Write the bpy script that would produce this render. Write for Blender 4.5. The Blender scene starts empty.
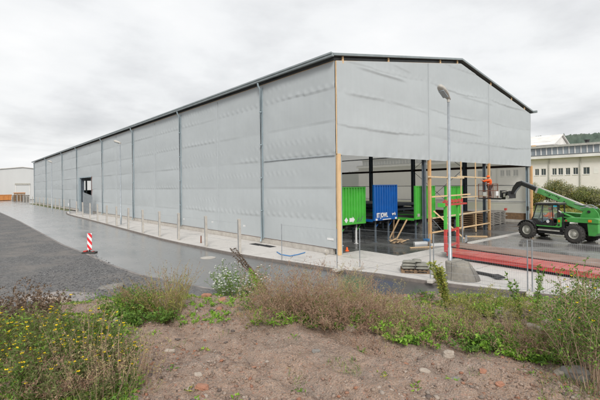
import bpy, math, random
import numpy as np
from mathutils import Vector, Matrix, noise as mn
PI=math.pi
RS=np.random.RandomState
scn=bpy.context.scene
COL=scn.collection
# ------------------------------------------------------------------ camera frame
CX,CY,HC=-15.84,-15.53,3.8
RX=(.7615,-.648);FX=(.648,.7615);RHO=math.radians(.585)
def ray(px,py):
    a=(px-300)/405;b=(186.2-py)/405
    lat=a*math.cos(RHO)+b*math.sin(RHO);up=-a*math.sin(RHO)+b*math.cos(RHO)
    return (FX[0]+lat*RX[0],FX[1]+lat*RX[1],up)
def P(px,py,h=0.):
    r=ray(px,py);t=(h-HC)/r[2];return Vector((CX+r[0]*t,CY+r[1]*t,h))
def LZ(l,z): return CX+l*RX[0]+z*FX[0], CY+l*RX[1]+z*FX[1]
def Vat(px,py,v):
    r=ray(px,py);t=(v-CY)/r[1];return Vector((CX+r[0]*t,v,HC+r[2]*t))
def Dat(px,py,z):
    r=ray(px,py);return Vector((CX+r[0]*z,CY+r[1]*z,HC+r[2]*z))
# ------------------------------------------------------------------ numpy noise
_perm=RS(7).rand(512,512)
def vnoise(x,y):
    xi=np.floor(x).astype(int);yi=np.floor(y).astype(int)
    fx=x-xi;fy=y-yi;fx=fx*fx*(3-2*fx);fy=fy*fy*(3-2*fy)
    g=lambda a,b:_perm[a%512,b%512]
    return ((g(xi,yi)*(1-fx)+g(xi+1,yi)*fx)*(1-fy)+(g(xi,yi+1)*(1-fx)+g(xi+1,yi+1)*fx)*fy)*2-1
def fbm(x,y,o=4):
    s=0;a=1.
    for i in range(o):
        s=s+a*vnoise(x*2**i+17.3*i,y*2**i+5.1*i);a*=.5
    return s
def sm(t): t=np.clip(t,0,1);return t*t*(3-2*t)
# ------------------------------------------------------------------ mesh building
class MB:
    def __init__(s): s.v=[];s.f=[];s.m=[];s.sm=[];s.mi=0
    def add(s,vs,fs,smooth=False):
        o=len(s.v);s.v+= [tuple(p) for p in vs];s.f+=[tuple(i+o for i in f) for f in fs]
        s.m+=[s.mi]*len(fs);s.sm+=[smooth]*len(fs);return s
    def box(s,c,d,rot=None):
        hx,hy,hz=d[0]/2,d[1]/2,d[2]/2
        vs=[Vector((x*hx,y*hy,z*hz)) for z in(-1,1) for y in(-1,1) for x in(-1,1)]
        if rot is not None: vs=[rot@p for p in vs]
        c=Vector(c);vs=[p+c for p in vs]
        return s.add(vs,[(0,2,3,1),(4,5,7,6),(0,1,5,4),(2,6,7,3),(0,4,6,2),(1,3,7,5)])
    def b2(s,x0,x1,y0,y1,z0,z1): return s.box(((x0+x1)/2,(y0+y1)/2,(z0+z1)/2),(abs(x1-x0),abs(y1-y0),abs(z1-z0)))
    def bar(s,p0,p1,w,h=None):
        p0=Vector(p0);p1=Vector(p1);d=p1-p0;L=d.length
        if h is None:h=w
        q=d.to_track_quat('X','Z').to_matrix()
        return s.box((p0+p1)/2,(L,w,h),q)
    def cyl(s,p0,p1,r0,r1=None,n=12,caps=True):
        p0=Vector(p0);p1=Vector(p1);r1=r0 if r1 is None else r1
        q=(p1-p0).to_track_quat('Z','X').to_matrix();vs=[]
        for p,r in((p0,r0),(p1,r1)):
            for i in range(n):
                a=2*PI*i/n;vs.append(p+q@Vector((r*math.cos(a),r*math.sin(a),0)))
        s.add(vs,[(i,(i+1)%n,n+(i+1)%n,n+i) for i in range(n)],n>6)
        if caps: s.add(vs[:n],[tuple(range(n))[::-1]]);s.add(vs[n:],[tuple(range(n))])
        return s
    def tube(s,pts,r,n=8):
        pts=[Vector(p) for p in pts];vs=[];k=len(pts)
        rs=r if hasattr(r,'__len__') else [r]*k
        for i,p in enumerate(pts):
            d=(pts[min(i+1,k-1)]-pts[max(i-1,0)]).normalized();q=d.to_track_quat('Z','X').to_matrix()
            for j in range(n):
                a=2*PI*j/n;vs.append(p+q@Vector((rs[i]*math.cos(a),rs[i]*math.sin(a),0)))
        fs=[(i*n+j,i*n+(j+1)%n,(i+1)*n+(j+1)%n,(i+1)*n+j) for i in range(k-1) for j in range(n)]
        s.add(vs,fs,True);s.add(vs[:n],[tuple(range(n))[::-1]]);s.add(vs[-n:],[tuple(range(n))]);return s
    def prism(s,poly,ax,a0,a1):
        # poly: 2D pts in the plane of the two other axes
        def mk(p,a):
            if ax=='y': return (p[0],a,p[1])
            if ax=='x': return (a,p[0],p[1])
            return (p[0],p[1],a)
        n=len(poly);vs=[mk(p,a0) for p in poly]+[mk(p,a1) for p in poly]
        return s.add(vs,[tuple(range(n))[::-1],tuple(range(n,2*n))]+[(i,(i+1)%n,n+(i+1)%n,n+i) for i in range(n)])
    def lathe(s,c,prof,axis='z',n=24):
        c=Vector(c);vs=[];k=len(prof)
        for r,h in prof:
            for i in range(n):
                a=2*PI*i/n
                p=(r*math.cos(a),r*math.sin(a),h) if axis=='z' else (r*math.cos(a),h,r*math.sin(a))
                vs.append(c+Vector(p))
        return s.add(vs,[(i*n+j,i*n+(j+1)%n,(i+1)*n+(j+1)%n,(i+1)*n+j) for i in range(k-1) for j in range(n)],True)
    def build(s,name,mats,parent=None,bevel=0,fix=True):
        me=bpy.data.meshes.new(name);me.from_pydata(s.v,[],s.f)
        if not isinstance(mats,(list,tuple)): mats=[mats]
        for m in mats: me.materials.append(m)
        me.polygons.foreach_set('material_index',s.m);me.polygons.foreach_set('use_smooth',s.sm)
        me.update()
        if fix:
            import bmesh
            bm=bmesh.new();bm.from_mesh(me);bmesh.ops.recalc_face_normals(bm,faces=bm.faces);bm.to_mesh(me);bm.free()
        o=bpy.data.objects.new(name,me);COL.objects.link(o)
        if parent: o.parent=parent
        if bevel:
            b=o.modifiers.new('b','BEVEL');b.width=bevel;b.segments=2;b.limit_method='ANGLE';b.angle_limit=.7
        return o
def npmesh(name,V,F,mats,parent=None,smooth=False,mi=None):
    """V (n,3); F (m,4) quads"""
    me=bpy.data.meshes.new(name);n=len(V);m=len(F);k=F.shape[1]
    me.vertices.add(n);me.vertices.foreach_set('co',np.asarray(V,dtype=np.float32).ravel())
    me.loops.add(m*k);me.loops.foreach_set('vertex_index',F.astype(np.int32).ravel())
    me.polygons.add(m);me.polygons.foreach_set('loop_start',np.arange(0,m*k,k,dtype=np.int32))
    if smooth: me.polygons.foreach_set('use_smooth',np.ones(m,dtype=bool))
    if not isinstance(mats,(list,tuple)): mats=[mats]
    for q in mats: me.materials.append(q)
    if mi is not None: me.polygons.foreach_set('material_index',mi.astype(np.int32))
    me.update(calc_edges=True);me.validate()
    o=bpy.data.objects.new(name,me);COL.objects.link(o)
    if parent: o.parent=parent
    return o
def gridmesh(name,X,Y,Z,mats,parent=None,smooth=True,keep=None,flip=False):
    r,c=X.shape;V=np.stack([X,Y,Z],-1).reshape(-1,3)
    i=np.arange(r-1)[:,None]*c+np.arange(c-1)[None,:]
    F=np.stack([i,i+1,i+c+1,i+c],-1)
    if keep is not None: F=F[keep]
    F=F.reshape(-1,4)
    if flip:F=F[:,::-1]
    return npmesh(name,V,F,mats,parent,smooth)
def tag(o,label=None,cat=None,group=None,kind=None):
    if label:o['label']=label
    if cat:o['category']=cat
    if group:o['group']=group
    if kind:o['kind']=kind
    return o
def empty(name,loc,rz=0.,label=None,cat=None,group=None):
    o=bpy.data.objects.new(name,None);COL.objects.link(o);o.location=loc;o.rotation_euler=(0,0,rz);o.empty_display_size=.2
    return tag(o,label,cat,group)
def kids(o): return [c for c in bpy.data.objects if c.parent==o]
def copy_tree(o,parent=None):
    c=o.copy();COL.objects.link(c)
    if parent:c.parent=parent
    for k in kids(o): copy_tree(k,c)
    return c
def sheet(name,poly,z,m,kind='structure',th=0):
    mb=MB();n=len(poly)
    if th: mb.prism([(p[0],p[1]) for p in poly],'z',z-th,z)
    else: mb.add([(p[0],p[1],z) for p in poly],[tuple(range(n))])
    o=mb.build(name,m,fix=bool(th))
    if not th and o.data.polygons[0].normal.z<0: o.data.flip_normals()
    o['kind']=kind;return o
# ------------------------------------------------------------------ materials
def newmat(name):
    m=bpy.data.materials.new(name);m.use_nodes=True;nt=m.node_tree;nt.nodes.clear()
    out=nt.nodes.new('ShaderNodeOutputMaterial');b=nt.nodes.new('ShaderNodeBsdfPrincipled')
    nt.links.new(b.outputs[0],out.inputs[0]);return m,nt,b,out
class N:
    def __init__(s,nt): s.nt=nt
    def __call__(s,t,**k):
        n=s.nt.nodes.new('ShaderNode'+t)
        for a,v in k.items():
            if a.startswith('i_'):
                key=a[2:];key=int(key) if key.isdigit() else key.replace('_',' ')
                if hasattr(v,'type') and hasattr(v,'is_linked'): s.nt.links.new(v,n.inputs[key])
                else: n.inputs[key].default_value=v
            else: setattr(n,a,v)
        return n
    def ramp(s,fac,stops,interp='LINEAR'):
        n=s.nt.nodes.new('ShaderNodeValToRGB');s.nt.links.new(fac,n.inputs[0]);cr=n.color_ramp;cr.interpolation=interp
        while len(cr.elements)<len(stops):cr.elements.new(.5)
        for e,(p,c) in zip(cr.elements,stops):
            e.position=p;e.color=(c,c,c,1) if isinstance(c,(int,float)) else (*c,1)
        return n.outputs[0]
    def mix(s,f,a,b,bt='MIX'):
        n=s.nt.nodes.new('ShaderNodeMix');n.data_type='RGBA';n.blend_type=bt
        for i,v in((0,f),(6,a),(7,b)):
            if hasattr(v,'is_linked'): s.nt.links.new(v,n.inputs[i])
            else: n.inputs[i].default_value=v if i==0 else (*v,1)
        return n.outputs[2]
def mat(name,c1,c2=None,rough=.6,metal=0,scale=3.,bump=0,bscale=None,stretch=None,rough2=None,grime=0,spec=.5,coat=0,coords='Object'):
    m,nt,b,out=newmat(name);n=N(nt)
    b.inputs['Metallic'].default_value=metal;b.inputs['Specular IOR Level'].default_value=spec
    if coat:b.inputs['Coat Weight'].default_value=coat
    tc=n('TexCoord');co=tc.outputs[coords]
    mp=n('Mapping',i_Vector=co)
    if stretch: mp.inputs['Scale'].default_value=stretch
    nz=n('TexNoise',i_Vector=mp.outputs[0],i_Scale=scale,i_Detail=6.,i_Roughness=.6)
    c2=c2 or tuple(x*.82 for x in c1)
    col=n.mix(n.ramp(nz.outputs[0],[(.35,0),(.65,1)]),c1,c2)
    if grime:
        g=n('TexNoise',i_Vector=co,i_Scale=scale*.37+.7,i_Detail=8.,i_Roughness=.7)
        col=n.mix(n.ramp(g.outputs[0],[(.5,0),(.75,grime)]),col,(.11,.095,.08))
    nt.links.new(col,b.inputs['Base Color'])
    if rough2 is not None:
        rn=n('TexNoise',i_Vector=co,i_Scale=scale*.5,i_Detail=5.)
        mr=n('MapRange',i_0=rn.outputs[0],i_1=.35,i_2=.65,i_3=rough,i_4=rough2);nt.links.new(mr.outputs[0],b.inputs['Roughness'])
    else: b.inputs['Roughness'].default_value=rough
    if bump:
        bn=n('TexNoise',i_Vector=mp.outputs[0],i_Scale=bscale or scale*6,i_Detail=5.)
        bp=n('Bump',i_Strength=bump,i_Distance=.02,i_Height=bn.outputs[0]);nt.links.new(bp.outputs[0],b.inputs['Normal'])
    return m
M={}
M['steel']=mat('galvanised_steel',(.42,.45,.47),(.33,.36,.38),.45,.6,6,grime=.2)
M['colsteel']=mat('primed_column_steel',(.13,.16,.19),(.10,.125,.15),.55,.1,2,grime=.4)
M['beam']=mat('rusty_beam',(.10,.06,.045),(.05,.04,.035),.7,0,2)
M['timber']=mat('new_timber',(.74,.53,.31),(.64,.43,.23),.7,0,3,bump=.2,stretch=(6,6,.6),grime=.15)
M['timberb']=mat('orange_timber',(.66,.40,.19),(.52,.29,.12),.7,0,3,bump=.2,stretch=(6,6,.6),grime=.3)
M['palewood']=mat('pale_batten',(.66,.52,.34),(.56,.42,.25),.75,0,4,grime=.1)
M['oldwood']=mat('weathered_boards',(.27,.17,.09),(.17,.105,.06),.85,0,4,bump=.3,grime=.3)
M['greywood']=mat('grey_boards',(.30,.28,.25),(.20,.19,.17),.85,0,4,bump=.3,grime=.3)
M['concrete']=mat('concrete',(.52,.49,.44),(.42,.39,.35),.85,0,2.5,bump=.3,bscale=30,grime=.3)
M['teal']=mat('roof_trim_metal',(.31,.35,.355),(.25,.285,.29),.4,.4,1.5)
M['roofdark']=mat('roof_sheet_underside',(.12,.13,.135),None,.6,.1,2)
M['pipe']=mat('downpipe_zinc',(.36,.43,.46),(.30,.37,.40),.5,.3,2)
M['cgreen']=mat('container_green',(.075,.46,.055),(.06,.38,.045),.42,0,2,grime=.18)
M['cblue']=mat('container_blue',(.005,.10,.38),(.004,.08,.31),.4,0,2,grime=.22)
M['red']=mat('red_paint',(.55,.055,.045),(.42,.045,.04),.45,0,3,grime=.4)
M['redwet_sheen']=mat('red_plate_wet_sheen',(.60,.13,.11),(.46,.08,.065),.18,0,1.2,rough2=.45,grime=.5)  # top plate lighter and pinker: wet sky reflection put into the red
M['white']=mat('white_paint',(.78,.78,.77),(.7,.7,.69),.5,0,3,grime=.08)
M['black']=mat('black_steel',(.028,.028,.03),(.018,.018,.02),.45,0,4,grime=.2)
M['rubber']=mat('tyre_rubber',(.035,.034,.033),(.055,.05,.046),.85,0,6,bump=.2,grime=.3)
M['mgreen']=mat('machine_green',(.075,.36,.075),(.055,.28,.055),.4,0,2.5,grime=.4,coat=.15)
M['rim']=mat('dusty_rim',(.55,.54,.49),(.42,.41,.36),.6,.3,5,grime=.35)
M['orange']=mat('hivis_orange',(.95,.14,.02),(.8,.10,.015),.75,0,8)
M['skin']=mat('skin',(.52,.30,.21),None,.5)
M['trouser']=mat('work_trousers',(.045,.05,.06),(.03,.033,.04),.9,0,8)
M['jeans']=mat('blue_trousers',(.03,.06,.18),None,.9,0,8)
M['rust']=mat('rust_steel',(.22,.085,.05),(.14,.06,.04),.8,0,5,bump=.2)
M['skip']=mat('skip_orange',(.60,.25,.07),(.5,.2,.06),.5,0,2,grime=.15)
M['maroon']=mat('maroon_paint',(.22,.02,.045),None,.45,0,2,grime=.15)
M['yellowlamp']=mat('amber_lens',(.85,.25,.02),None,.25)
M['dark']=mat('dark_gap',(.02,.02,.022),None,.8)
M['cement']=mat('cement_sacks',(.30,.29,.245),(.22,.215,.18),.9,0,5,bump=.4)
M['bark']=mat('bark',(.12,.10,.075),None,.9)
M['bluehose']=mat('blue_hose',(.05,.22,.5),None,.5)
def glassmat():
    m,nt,b,out=newmat('cab_glass');b.inputs['Base Color'].default_value=(.75,.85,.82,1);b.inputs['Roughness'].default_value=.03
    n=N(nt);t=n('BsdfTransparent');t.inputs[0].default_value=(.88,.93,.91,1)
    mx=n('MixShader',i_0=.10);nt.links.new(t.outputs[0],mx.inputs[1]);nt.links.new(b.outputs[0],mx.inputs[2]);nt.links.new(mx.outputs[0],out.inputs[0]);return m
M['glass']=glassmat()
M['pane']=mat('window_pane',(.05,.065,.07),(.09,.11,.11),.08,0,.9,spec=.8)
M['clere']=mat('clerestory_glass',(.30,.34,.36),(.21,.24,.26),.15,0,.35,spec=.8)
def film(name,c,trans,transp=0.,seams=True):
    m,nt,b,out=newmat(name);n=N(nt)
    tc=n('TexCoord');co=tc.outputs['Object']
    nz=n('TexNoise',i_Vector=co,i_Scale=.35,i_Detail=3.)
    mp=n('Mapping',i_Vector=co);mp.inputs['Scale'].default_value=(1,1,.12)
    ns=n('TexNoise',i_Vector=mp.outputs[0],i_Scale=5.,i_Detail=4.)
    sx=n('SeparateXYZ',i_0=co)
    # every strip of sheeting comes off another roll: slightly different tone per 1.83 m strip
    dv=n('Math',operation='DIVIDE',i_0=sx.outputs[2],i_1=1.833);fl=n('Math',operation='FLOOR',i_0=dv.outputs[0])
    wn=n('TexWhiteNoise',noise_dimensions='1D',i_W=fl.outputs[0])
    col=n.mix(nz.outputs[0],tuple(x*.93 for x in c),tuple(min(1,x*1.06) for x in c))
    col=n.mix(n.ramp(wn.outputs[0],[(0,0),(1,.5)]),col,tuple(x*.93 for x in c))
    col=n.mix(n.ramp(ns.outputs[0],[(.3,0),(.7,.35)]),col,tuple(x*.9 for x in c))
    nt.links.new(col,b.inputs['Base Color']);b.inputs['Roughness'].default_value=.55;b.inputs['Specular IOR Level'].default_value=.3
    b2=n('TexNoise',i_Vector=co,i_Scale=2.2,i_Detail=6.,i_Roughness=.55)
    bp=n('Bump',i_Strength=.25,i_Distance=.03,i_Height=b2.outputs[0]);nt.links.new(bp.outputs[0],b.inputs['Normal'])
    t=n('BsdfTranslucent');nt.links.new(col,t.inputs[0])
    mx=n('MixShader',i_0=trans);nt.links.new(b.outputs[0],mx.inputs[1]);nt.links.new(t.outputs[0],mx.inputs[2])
    last=mx
    if transp:
        tr=n('BsdfTransparent');m2=n('MixShader',i_0=transp);nt.links.new(mx.outputs[0],m2.inputs[1]);nt.links.new(tr.outputs[0],m2.inputs[2]);last=m2
    nt.links.new(last.outputs[0],out.inputs[0]);return m
FC=(.525,.56,.57)
M['film']=film('plastic_sheeting',FC,.12)
M['filmsee']=film('thin_sheeting',(.76,.75,.69),.5,.18)
def leafmat(name,cols,trans=.3,rough=.6):
    m,nt,b,out=newmat(name);n=N(nt)
    g=n('NewGeometry');k=len(cols)
    col=n.ramp(g.outputs['Random Per Island'],[(i/(k-1) if k>1 else 0,c) for i,c in enumerate(cols)])
    nt.links.new(col,b.inputs['Base Color']);b.inputs['Roughness'].default_value=rough;b.inputs['Specular IOR Level'].default_value=.3
    if trans:
        t=n('BsdfTranslucent');nt.links.new(col,t.inputs[0]);mx=n('MixShader',i_0=trans)
        nt.links.new(b.outputs[0],mx.inputs[1]);nt.links.new(t.outputs[0],mx.inputs[2]);nt.links.new(mx.outputs[0],out.inputs[0])
    return m
M['lf_green']=leafmat('weed_leaf',[(.035,.09,.015),(.14,.27,.04),(.24,.38,.07),(.07,.16,.03),(.18,.30,.06)])
M['lf_bright']=leafmat('bright_leaf',[(.10,.24,.02),(.26,.48,.05),(.36,.56,.09),(.18,.36,.04)])
M['lf_yg']=leafmat('yellow_green_leaf',[(.38,.40,.08),(.50,.47,.11),(.22,.29,.06),(.12,.16,.04)])
M['lf_olive']=leafmat('olive_leaf',[(.07,.10,.03),(.20,.23,.08),(.12,.17,.05),(.30,.28,.12)])
M['lf_brown']=leafmat('dry_leaf',[(.15,.08,.05),(.38,.23,.15),(.26,.14,.09),(.47,.33,.23),(.20,.11,.075)],.2)
M['lf_gold']=leafmat('dry_grass',[(.54,.44,.20),(.44,.37,.17),(.36,.34,.13),(.62,.52,.30)],.25)
M['stem_brown']=leafmat('dry_stem',[(.30,.19,.13),(.56,.42,.30),(.22,.14,.10)],0,.8)
M['stem_green']=leafmat('green_stem',[(.13,.16,.05),(.20,.21,.07),(.19,.13,.07)],0,.7)
M['fl_yellow']=leafmat('yellow_petal',[(.85,.60,.02),(.9,.70,.03)],.2)
M['fl_white']=leafmat('white_petal',[(.8,.8,.76),(.9,.9,.86)],.2)
M['lf_darkb']=leafmat('dead_brown_leaf',[(.10,.065,.04),(.16,.11,.07),(.075,.05,.035)],.1)
M['lf_autumn']=leafmat('autumn_leaf',[(.40,.24,.03),(.50,.33,.05),(.24,.24,.05),(.13,.16,.04)])
M['lf_far']=leafmat('far_bush_leaf',[(.30,.31,.17),(.38,.36,.20),(.16,.19,.09),(.42,.38,.20)])
M['stones']=leafmat('rubble_stone',[(.20,.155,.12),(.30,.23,.18),(.33,.15,.09),(.15,.12,.10),(.38,.32,.27),(.25,.17,.13),(.12,.10,.09),(.30,.19,.14),(.22,.16,.12)],0,.85)
M['gstones']=leafmat('grey_gravel_stone',[(.10,.10,.105),(.16,.16,.165),(.22,.215,.21),(.07,.07,.075),(.13,.125,.12)],0,.75)
def asphalt():
    m,nt,b,out=newmat('wet_asphalt');n=N(nt);co=n('TexCoord').outputs['Object']
    n1=n('TexNoise',i_Vector=co,i_Scale=.22,i_Detail=5.,i_Roughness=.55);n2=n('TexNoise',i_Vector=co,i_Scale=60.,i_Detail=3.)
    mp=n('Mapping',i_Vector=co);mp.inputs['Scale'].default_value=(1.3,.12,1)
    n3=n('TexNoise',i_Vector=mp.outputs[0],i_Scale=1.1,i_Detail=4.)
    wet=n('Math',operation='MULTIPLY_ADD',i_0=n3.outputs[0],i_1=.6,i_2=-.1);wet2=n('Math',operation='ADD',i_0=wet.outputs[0],i_1=n1.outputs[0])
    col=n.mix(n.ramp(wet2.outputs[0],[(.52,0),(.82,1)]),(.23,.227,.222),(.32,.315,.305))
    col=n.mix(n.ramp(n2.outputs[0],[(.35,0),(.7,.5)]),col,(.26,.255,.245))
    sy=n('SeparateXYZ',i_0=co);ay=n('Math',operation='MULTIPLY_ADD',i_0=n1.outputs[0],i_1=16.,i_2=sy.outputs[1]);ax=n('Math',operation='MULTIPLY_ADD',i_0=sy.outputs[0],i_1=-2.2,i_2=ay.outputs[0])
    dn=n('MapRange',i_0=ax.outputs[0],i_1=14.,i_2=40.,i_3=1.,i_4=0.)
    col=n.mix(dn.outputs[0],col,(.085,.082,.079))   # wet bend, darkened in the colour for the hall's dark reflection
    nt.links.new(col,b.inputs['Base Color'])
    nt.links.new(n.ramp(wet2.outputs[0],[(.5,.12),(.7,.26),(.95,.5)]),b.inputs['Roughness'])
    h=n('TexNoise',i_Vector=co,i_Scale=45.,i_Detail=4.)
    nt.links.new(n('Bump',i_Strength=.05,i_Distance=.006,i_Height=h.outputs[0]).outputs[0],b.inputs['Normal']);b.inputs['Specular IOR Level'].default_value=.6;b.inputs['Coat Weight'].default_value=.6;b.inputs['Coat Roughness'].default_value=.30;b.inputs['Coat IOR'].default_value=1.4
    return m
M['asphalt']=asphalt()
def slabmat(name,c1,c2,cd,wet=.5,jx=4.,jy=4.,r0=.2,r1=.7,rot=0.,jd=.6):
    m,nt,b,out=newmat(name);n=N(nt);co=n('TexCoord').outputs['Object']
    n1=n('TexNoise',i_Vector=co,i_Scale=.45,i_Detail=7.,i_Roughness=.6);n2=n('TexNoise',i_Vector=co,i_Scale=9.,i_Detail=6.)
    n4=n('TexNoise',i_Vector=co,i_Scale=2.2,i_Detail=8.,i_Roughness=.7)
    col=n.mix(n.ramp(n2.outputs[0],[(.35,0),(.65,1)]),c1,c2)
    col=n.mix(n.ramp(n1.outputs[0],[(wet-.04,0),(wet+.14,.85)]),col,cd)
    col=n.mix(n.ramp(n4.outputs[0],[(.56,0),(.72,.45)]),col,tuple(x*.55 for x in c2))
    mp=n('Mapping',i_Vector=co);mp.inputs['Rotation'].default_value=(0,0,rot)
    br=n('TexBrick',i_Vector=mp.outputs[0],i_Color1=(1,1,1,1),i_Color2=(.9,.9,.9,1),i_Mortar=(0,0,0,1),i_Scale=1.,offset=0.)
    br.inputs['Mortar Size'].default_value=.018;br.inputs['Brick Width'].default_value=jx;br.inputs['Row Height'].default_value=jy
    col=n.mix(jd,col,br.outputs[0],'MULTIPLY')
    nt.links.new(col,b.inputs['Base Color'])
    nt.links.new(n.ramp(n1.outputs[0],[(wet-.08,r1),(wet+.1,r0)]),b.inputs['Roughness'])
    nt.links.new(n('Bump',i_Strength=.15,i_Distance=.01,i_Height=n2.outputs[0]).outputs[0],b.inputs['Normal']);return m
M['slab']=slabmat('light_concrete',(.63,.60,.565),(.56,.53,.495),(.42,.40,.37),.6,5.,3.4)
M['yard']=slabmat('wet_yard_concrete',(.30,.29,.28),(.25,.24,.235),(.13,.125,.12),.5,5.,5.,.08,.35)
M['hall']=slabmat('wet_hall_floor',(.14,.138,.132),(.11,.108,.105),(.06,.06,.06),.48,6.,6.,.1,.4)
def gravel():
    m,nt,b,out=newmat('dark_gravel');n=N(nt);co=n('TexCoord').outputs['Object']
    v=n('TexVoronoi',i_Vector=co,i_Scale=17.);w=n('TexVoronoi',i_Vector=co,i_Scale=42.)
    n1=n('TexNoise',i_Vector=co,i_Scale=.5,i_Detail=7.,i_Roughness=.65)
    sx=n('SeparateColor',i_0=v.outputs['Color'])
    col=n.ramp(sx.outputs[0],[(0,(.08,.08,.082)),(.4,(.14,.14,.142)),(.7,(.21,.208,.205)),(1,(.36,.355,.345))])
    s2=n('SeparateColor',i_0=w.outputs['Color']);c2=n.ramp(s2.outputs[0],[(0,(.09,.09,.09)),(1,(.28,.275,.27))])
    col=n.mix(.45,col,c2)
    col=n.mix(n.ramp(n1.outputs[0],[(.46,0),(.66,.8)]),col,(.27,.25,.23))
    nt.links.new(col,b.inputs['Base Color']);b.inputs['Roughness'].default_value=.95;b.inputs['Specular IOR Level'].default_value=.15
    ad=n('Math',operation='ADD',i_0=v.outputs['Distance'],i_1=w.outputs['Distance'])
    nt.links.new(n('Bump',i_Strength=.9,i_Distance=.03,i_Height=ad.outputs[0]).outputs[0],b.inputs['Normal']);return m
M['gravel']=gravel()
def dirt():
    m,nt,b,out=newmat('rubble_dirt');n=N(nt);co=n('TexCoord').outputs['Object']
    n1=n('TexNoise',i_Vector=co,i_Scale=.8,i_Detail=8.,i_Roughness=.65);n2=n('TexNoise',i_Vector=co,i_Scale=7.,i_Detail=8.,i_Roughness=.7)
    v=n('TexVoronoi',i_Vector=co,i_Scale=38.);s=n('SeparateColor',i_0=v.outputs['Color'])
    v2=n('TexVoronoi',i_Vector=co,i_Scale=110.);s2=n('SeparateColor',i_0=v2.outputs['Color'])
    col=n.mix(n.ramp(n2.outputs[0],[(.35,0),(.65,1)]),(.265,.168,.115),(.37,.26,.19))
    col=n.mix(n.ramp(n1.outputs[0],[(.48,0),(.62,.75)]),col,(.27,.215,.175))
    col=n.mix(n.ramp(s.outputs[0],[(.60,0),(.68,.8)]),col,n.ramp(s.outputs[1],[(0,(.12,.10,.085)),(.3,(.30,.20,.15)),(.6,(.22,.18,.15)),(.8,(.36,.17,.11)),(1,(.44,.37,.31))]))
    col=n.mix(n.ramp(s2.outputs[0],[(.42,0),(.5,.6)]),col,n.ramp(s2.outputs[1],[(0,(.10,.085,.07)),(1,(.42,.33,.27))]))
    nt.links.new(col,b.inputs['Base Color']);nt.links.new(n.ramp(n1.outputs[0],[(.4,.85),(.66,.5)]),b.inputs['Roughness'])
    h=n('Math',operation='MULTIPLY_ADD',i_0=n2.outputs[0],i_1=1.5,i_2=v.outputs['Distance'])
    nt.links.new(n('Bump',i_Strength=.7,i_Distance=.02,i_Height=h.outputs[0]).outputs[0],b.inputs['Normal']);return m
M['dirt']=dirt()
M['meadow']=mat('meadow_grass',(.20,.24,.06),(.30,.30,.09),.9,0,.5)
M['verge']=mat('verge_grass',(.11,.14,.045),(.17,.16,.08),.9,0,3)
M['kerb']=mat('kerb_stone',(.22,.19,.17),(.16,.14,.125),.8,0,4,bump=.3)
M['bgwall']=mat('pale_render',(.80,.755,.71),(.74,.70,.66),.85,0,.6,grime=.07)
M['bgwhite']=mat('white_fascia',(.80,.78,.74),None,.7,0,.5)
M['whwall']=mat('warehouse_cladding',(.60,.61,.60),(.56,.57,.56),.6,0,.3,stretch=(1,1,.1))
# ------------------------------------------------------------------ world, sun, camera
w=bpy.data.worlds.new("World");scn.world=w;w.use_nodes=True;nt=w.node_tree;nt.nodes.clear();n=N(nt)
SE,SRZ=math.radians(36),math.radians(215)
sk=n('TexSky');sk.sky_type='NISHITA';sk.sun_disc=False;sk.sun_elevation=SE;sk.sun_rotation=SRZ;sk.air_density=1.5;sk.dust_density=4
co=n('TexCoord').outputs['Generated'];sx=n('SeparateXYZ',i_0=co)
mz=n('Math',operation='MAXIMUM',i_0=sx.outputs[2],i_1=0.);az=n('Math',operation='ADD',i_0=mz.outputs[0],i_1=.16)
dx=n('Math',operation='DIVIDE',i_0=sx.outputs[0],i_1=az.outputs[0]);dy=n('Math',operation='DIVIDE',i_0=sx.outputs[1],i_1=az.outputs[0])
cb=n('CombineXYZ',i_0=dx.outputs[0],i_1=dy.outputs[0]);
c1=n('TexNoise',i_Vector=cb.outputs[0],i_Scale=.62,i_Detail=9.,i_Roughness=.52,i_Distortion=.25)
c2=n('TexNoise',i_Vector=cb.outputs[0],i_Scale=2.3,i_Detail=8.,i_Roughness=.55)
ml=n('Math',operation='MULTIPLY_ADD',i_0=c2.outputs[0],i_1=.3,i_2=c1.outputs[0])
cc=n.ramp(ml.outputs[0],[(.44,(.55,.565,.585)),(.56,(.70,.71,.725)),(.66,(.83,.84,.85)),(.82,(.93,.93,.93))])
cs=n('VectorMath',operation='SCALE',i_0=cc);cs.inputs['Scale'].default_value=6.75
mixc=n.mix(.965,sk.outputs[0],cs.outputs[0])
bg=n('Background',i_Color=mixc,i_Strength=.1);ow=n('OutputWorld',i_0=bg.outputs[0])
sun=bpy.data.lights.new('Sun','SUN');sun.energy=1.5;sun.angle=math.radians(16);sun.color=(1,.97,.93)
so=bpy.data.objects.new('sun_light',sun);COL.objects.link(so)
# sun stands behind the camera's left shoulder
sd=Vector((math.sin(SRZ)*math.cos(SE),math.cos(SRZ)*math.cos(SE),math.sin(SE)))
so.rotation_euler=sd.to_track_quat('Z','Y').to_euler()
cam=bpy.data.cameras.new('Camera');co_=bpy.data.objects.new('Camera',cam);COL.objects.link(co_)
cam.lens=24.3;cam.sensor_width=36;cam.shift_y=-13.8/600;cam.clip_end=6000;cam.clip_start=.1
U3=Vector((0,0,1));Rv=Vector((RX[0],RX[1],0));Fv=Vector((FX[0],FX[1],0))
Xc=(Rv*math.cos(RHO)-U3*math.sin(RHO));Yc=(U3*math.cos(RHO)+Rv*math.sin(RHO));Zc=-Fv
mw=Matrix(((Xc[0],Yc[0],Zc[0],CX),(Xc[1],Yc[1],Zc[1],CY),(Xc[2],Yc[2],Zc[2],HC),(0,0,0,1)))
co_.matrix_world=mw;scn.camera=co_
scn.view_settings.view_transform='Standard';scn.view_settings.look='None';scn.view_settings.exposure=.72;scn.view_settings.gamma=1
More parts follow.
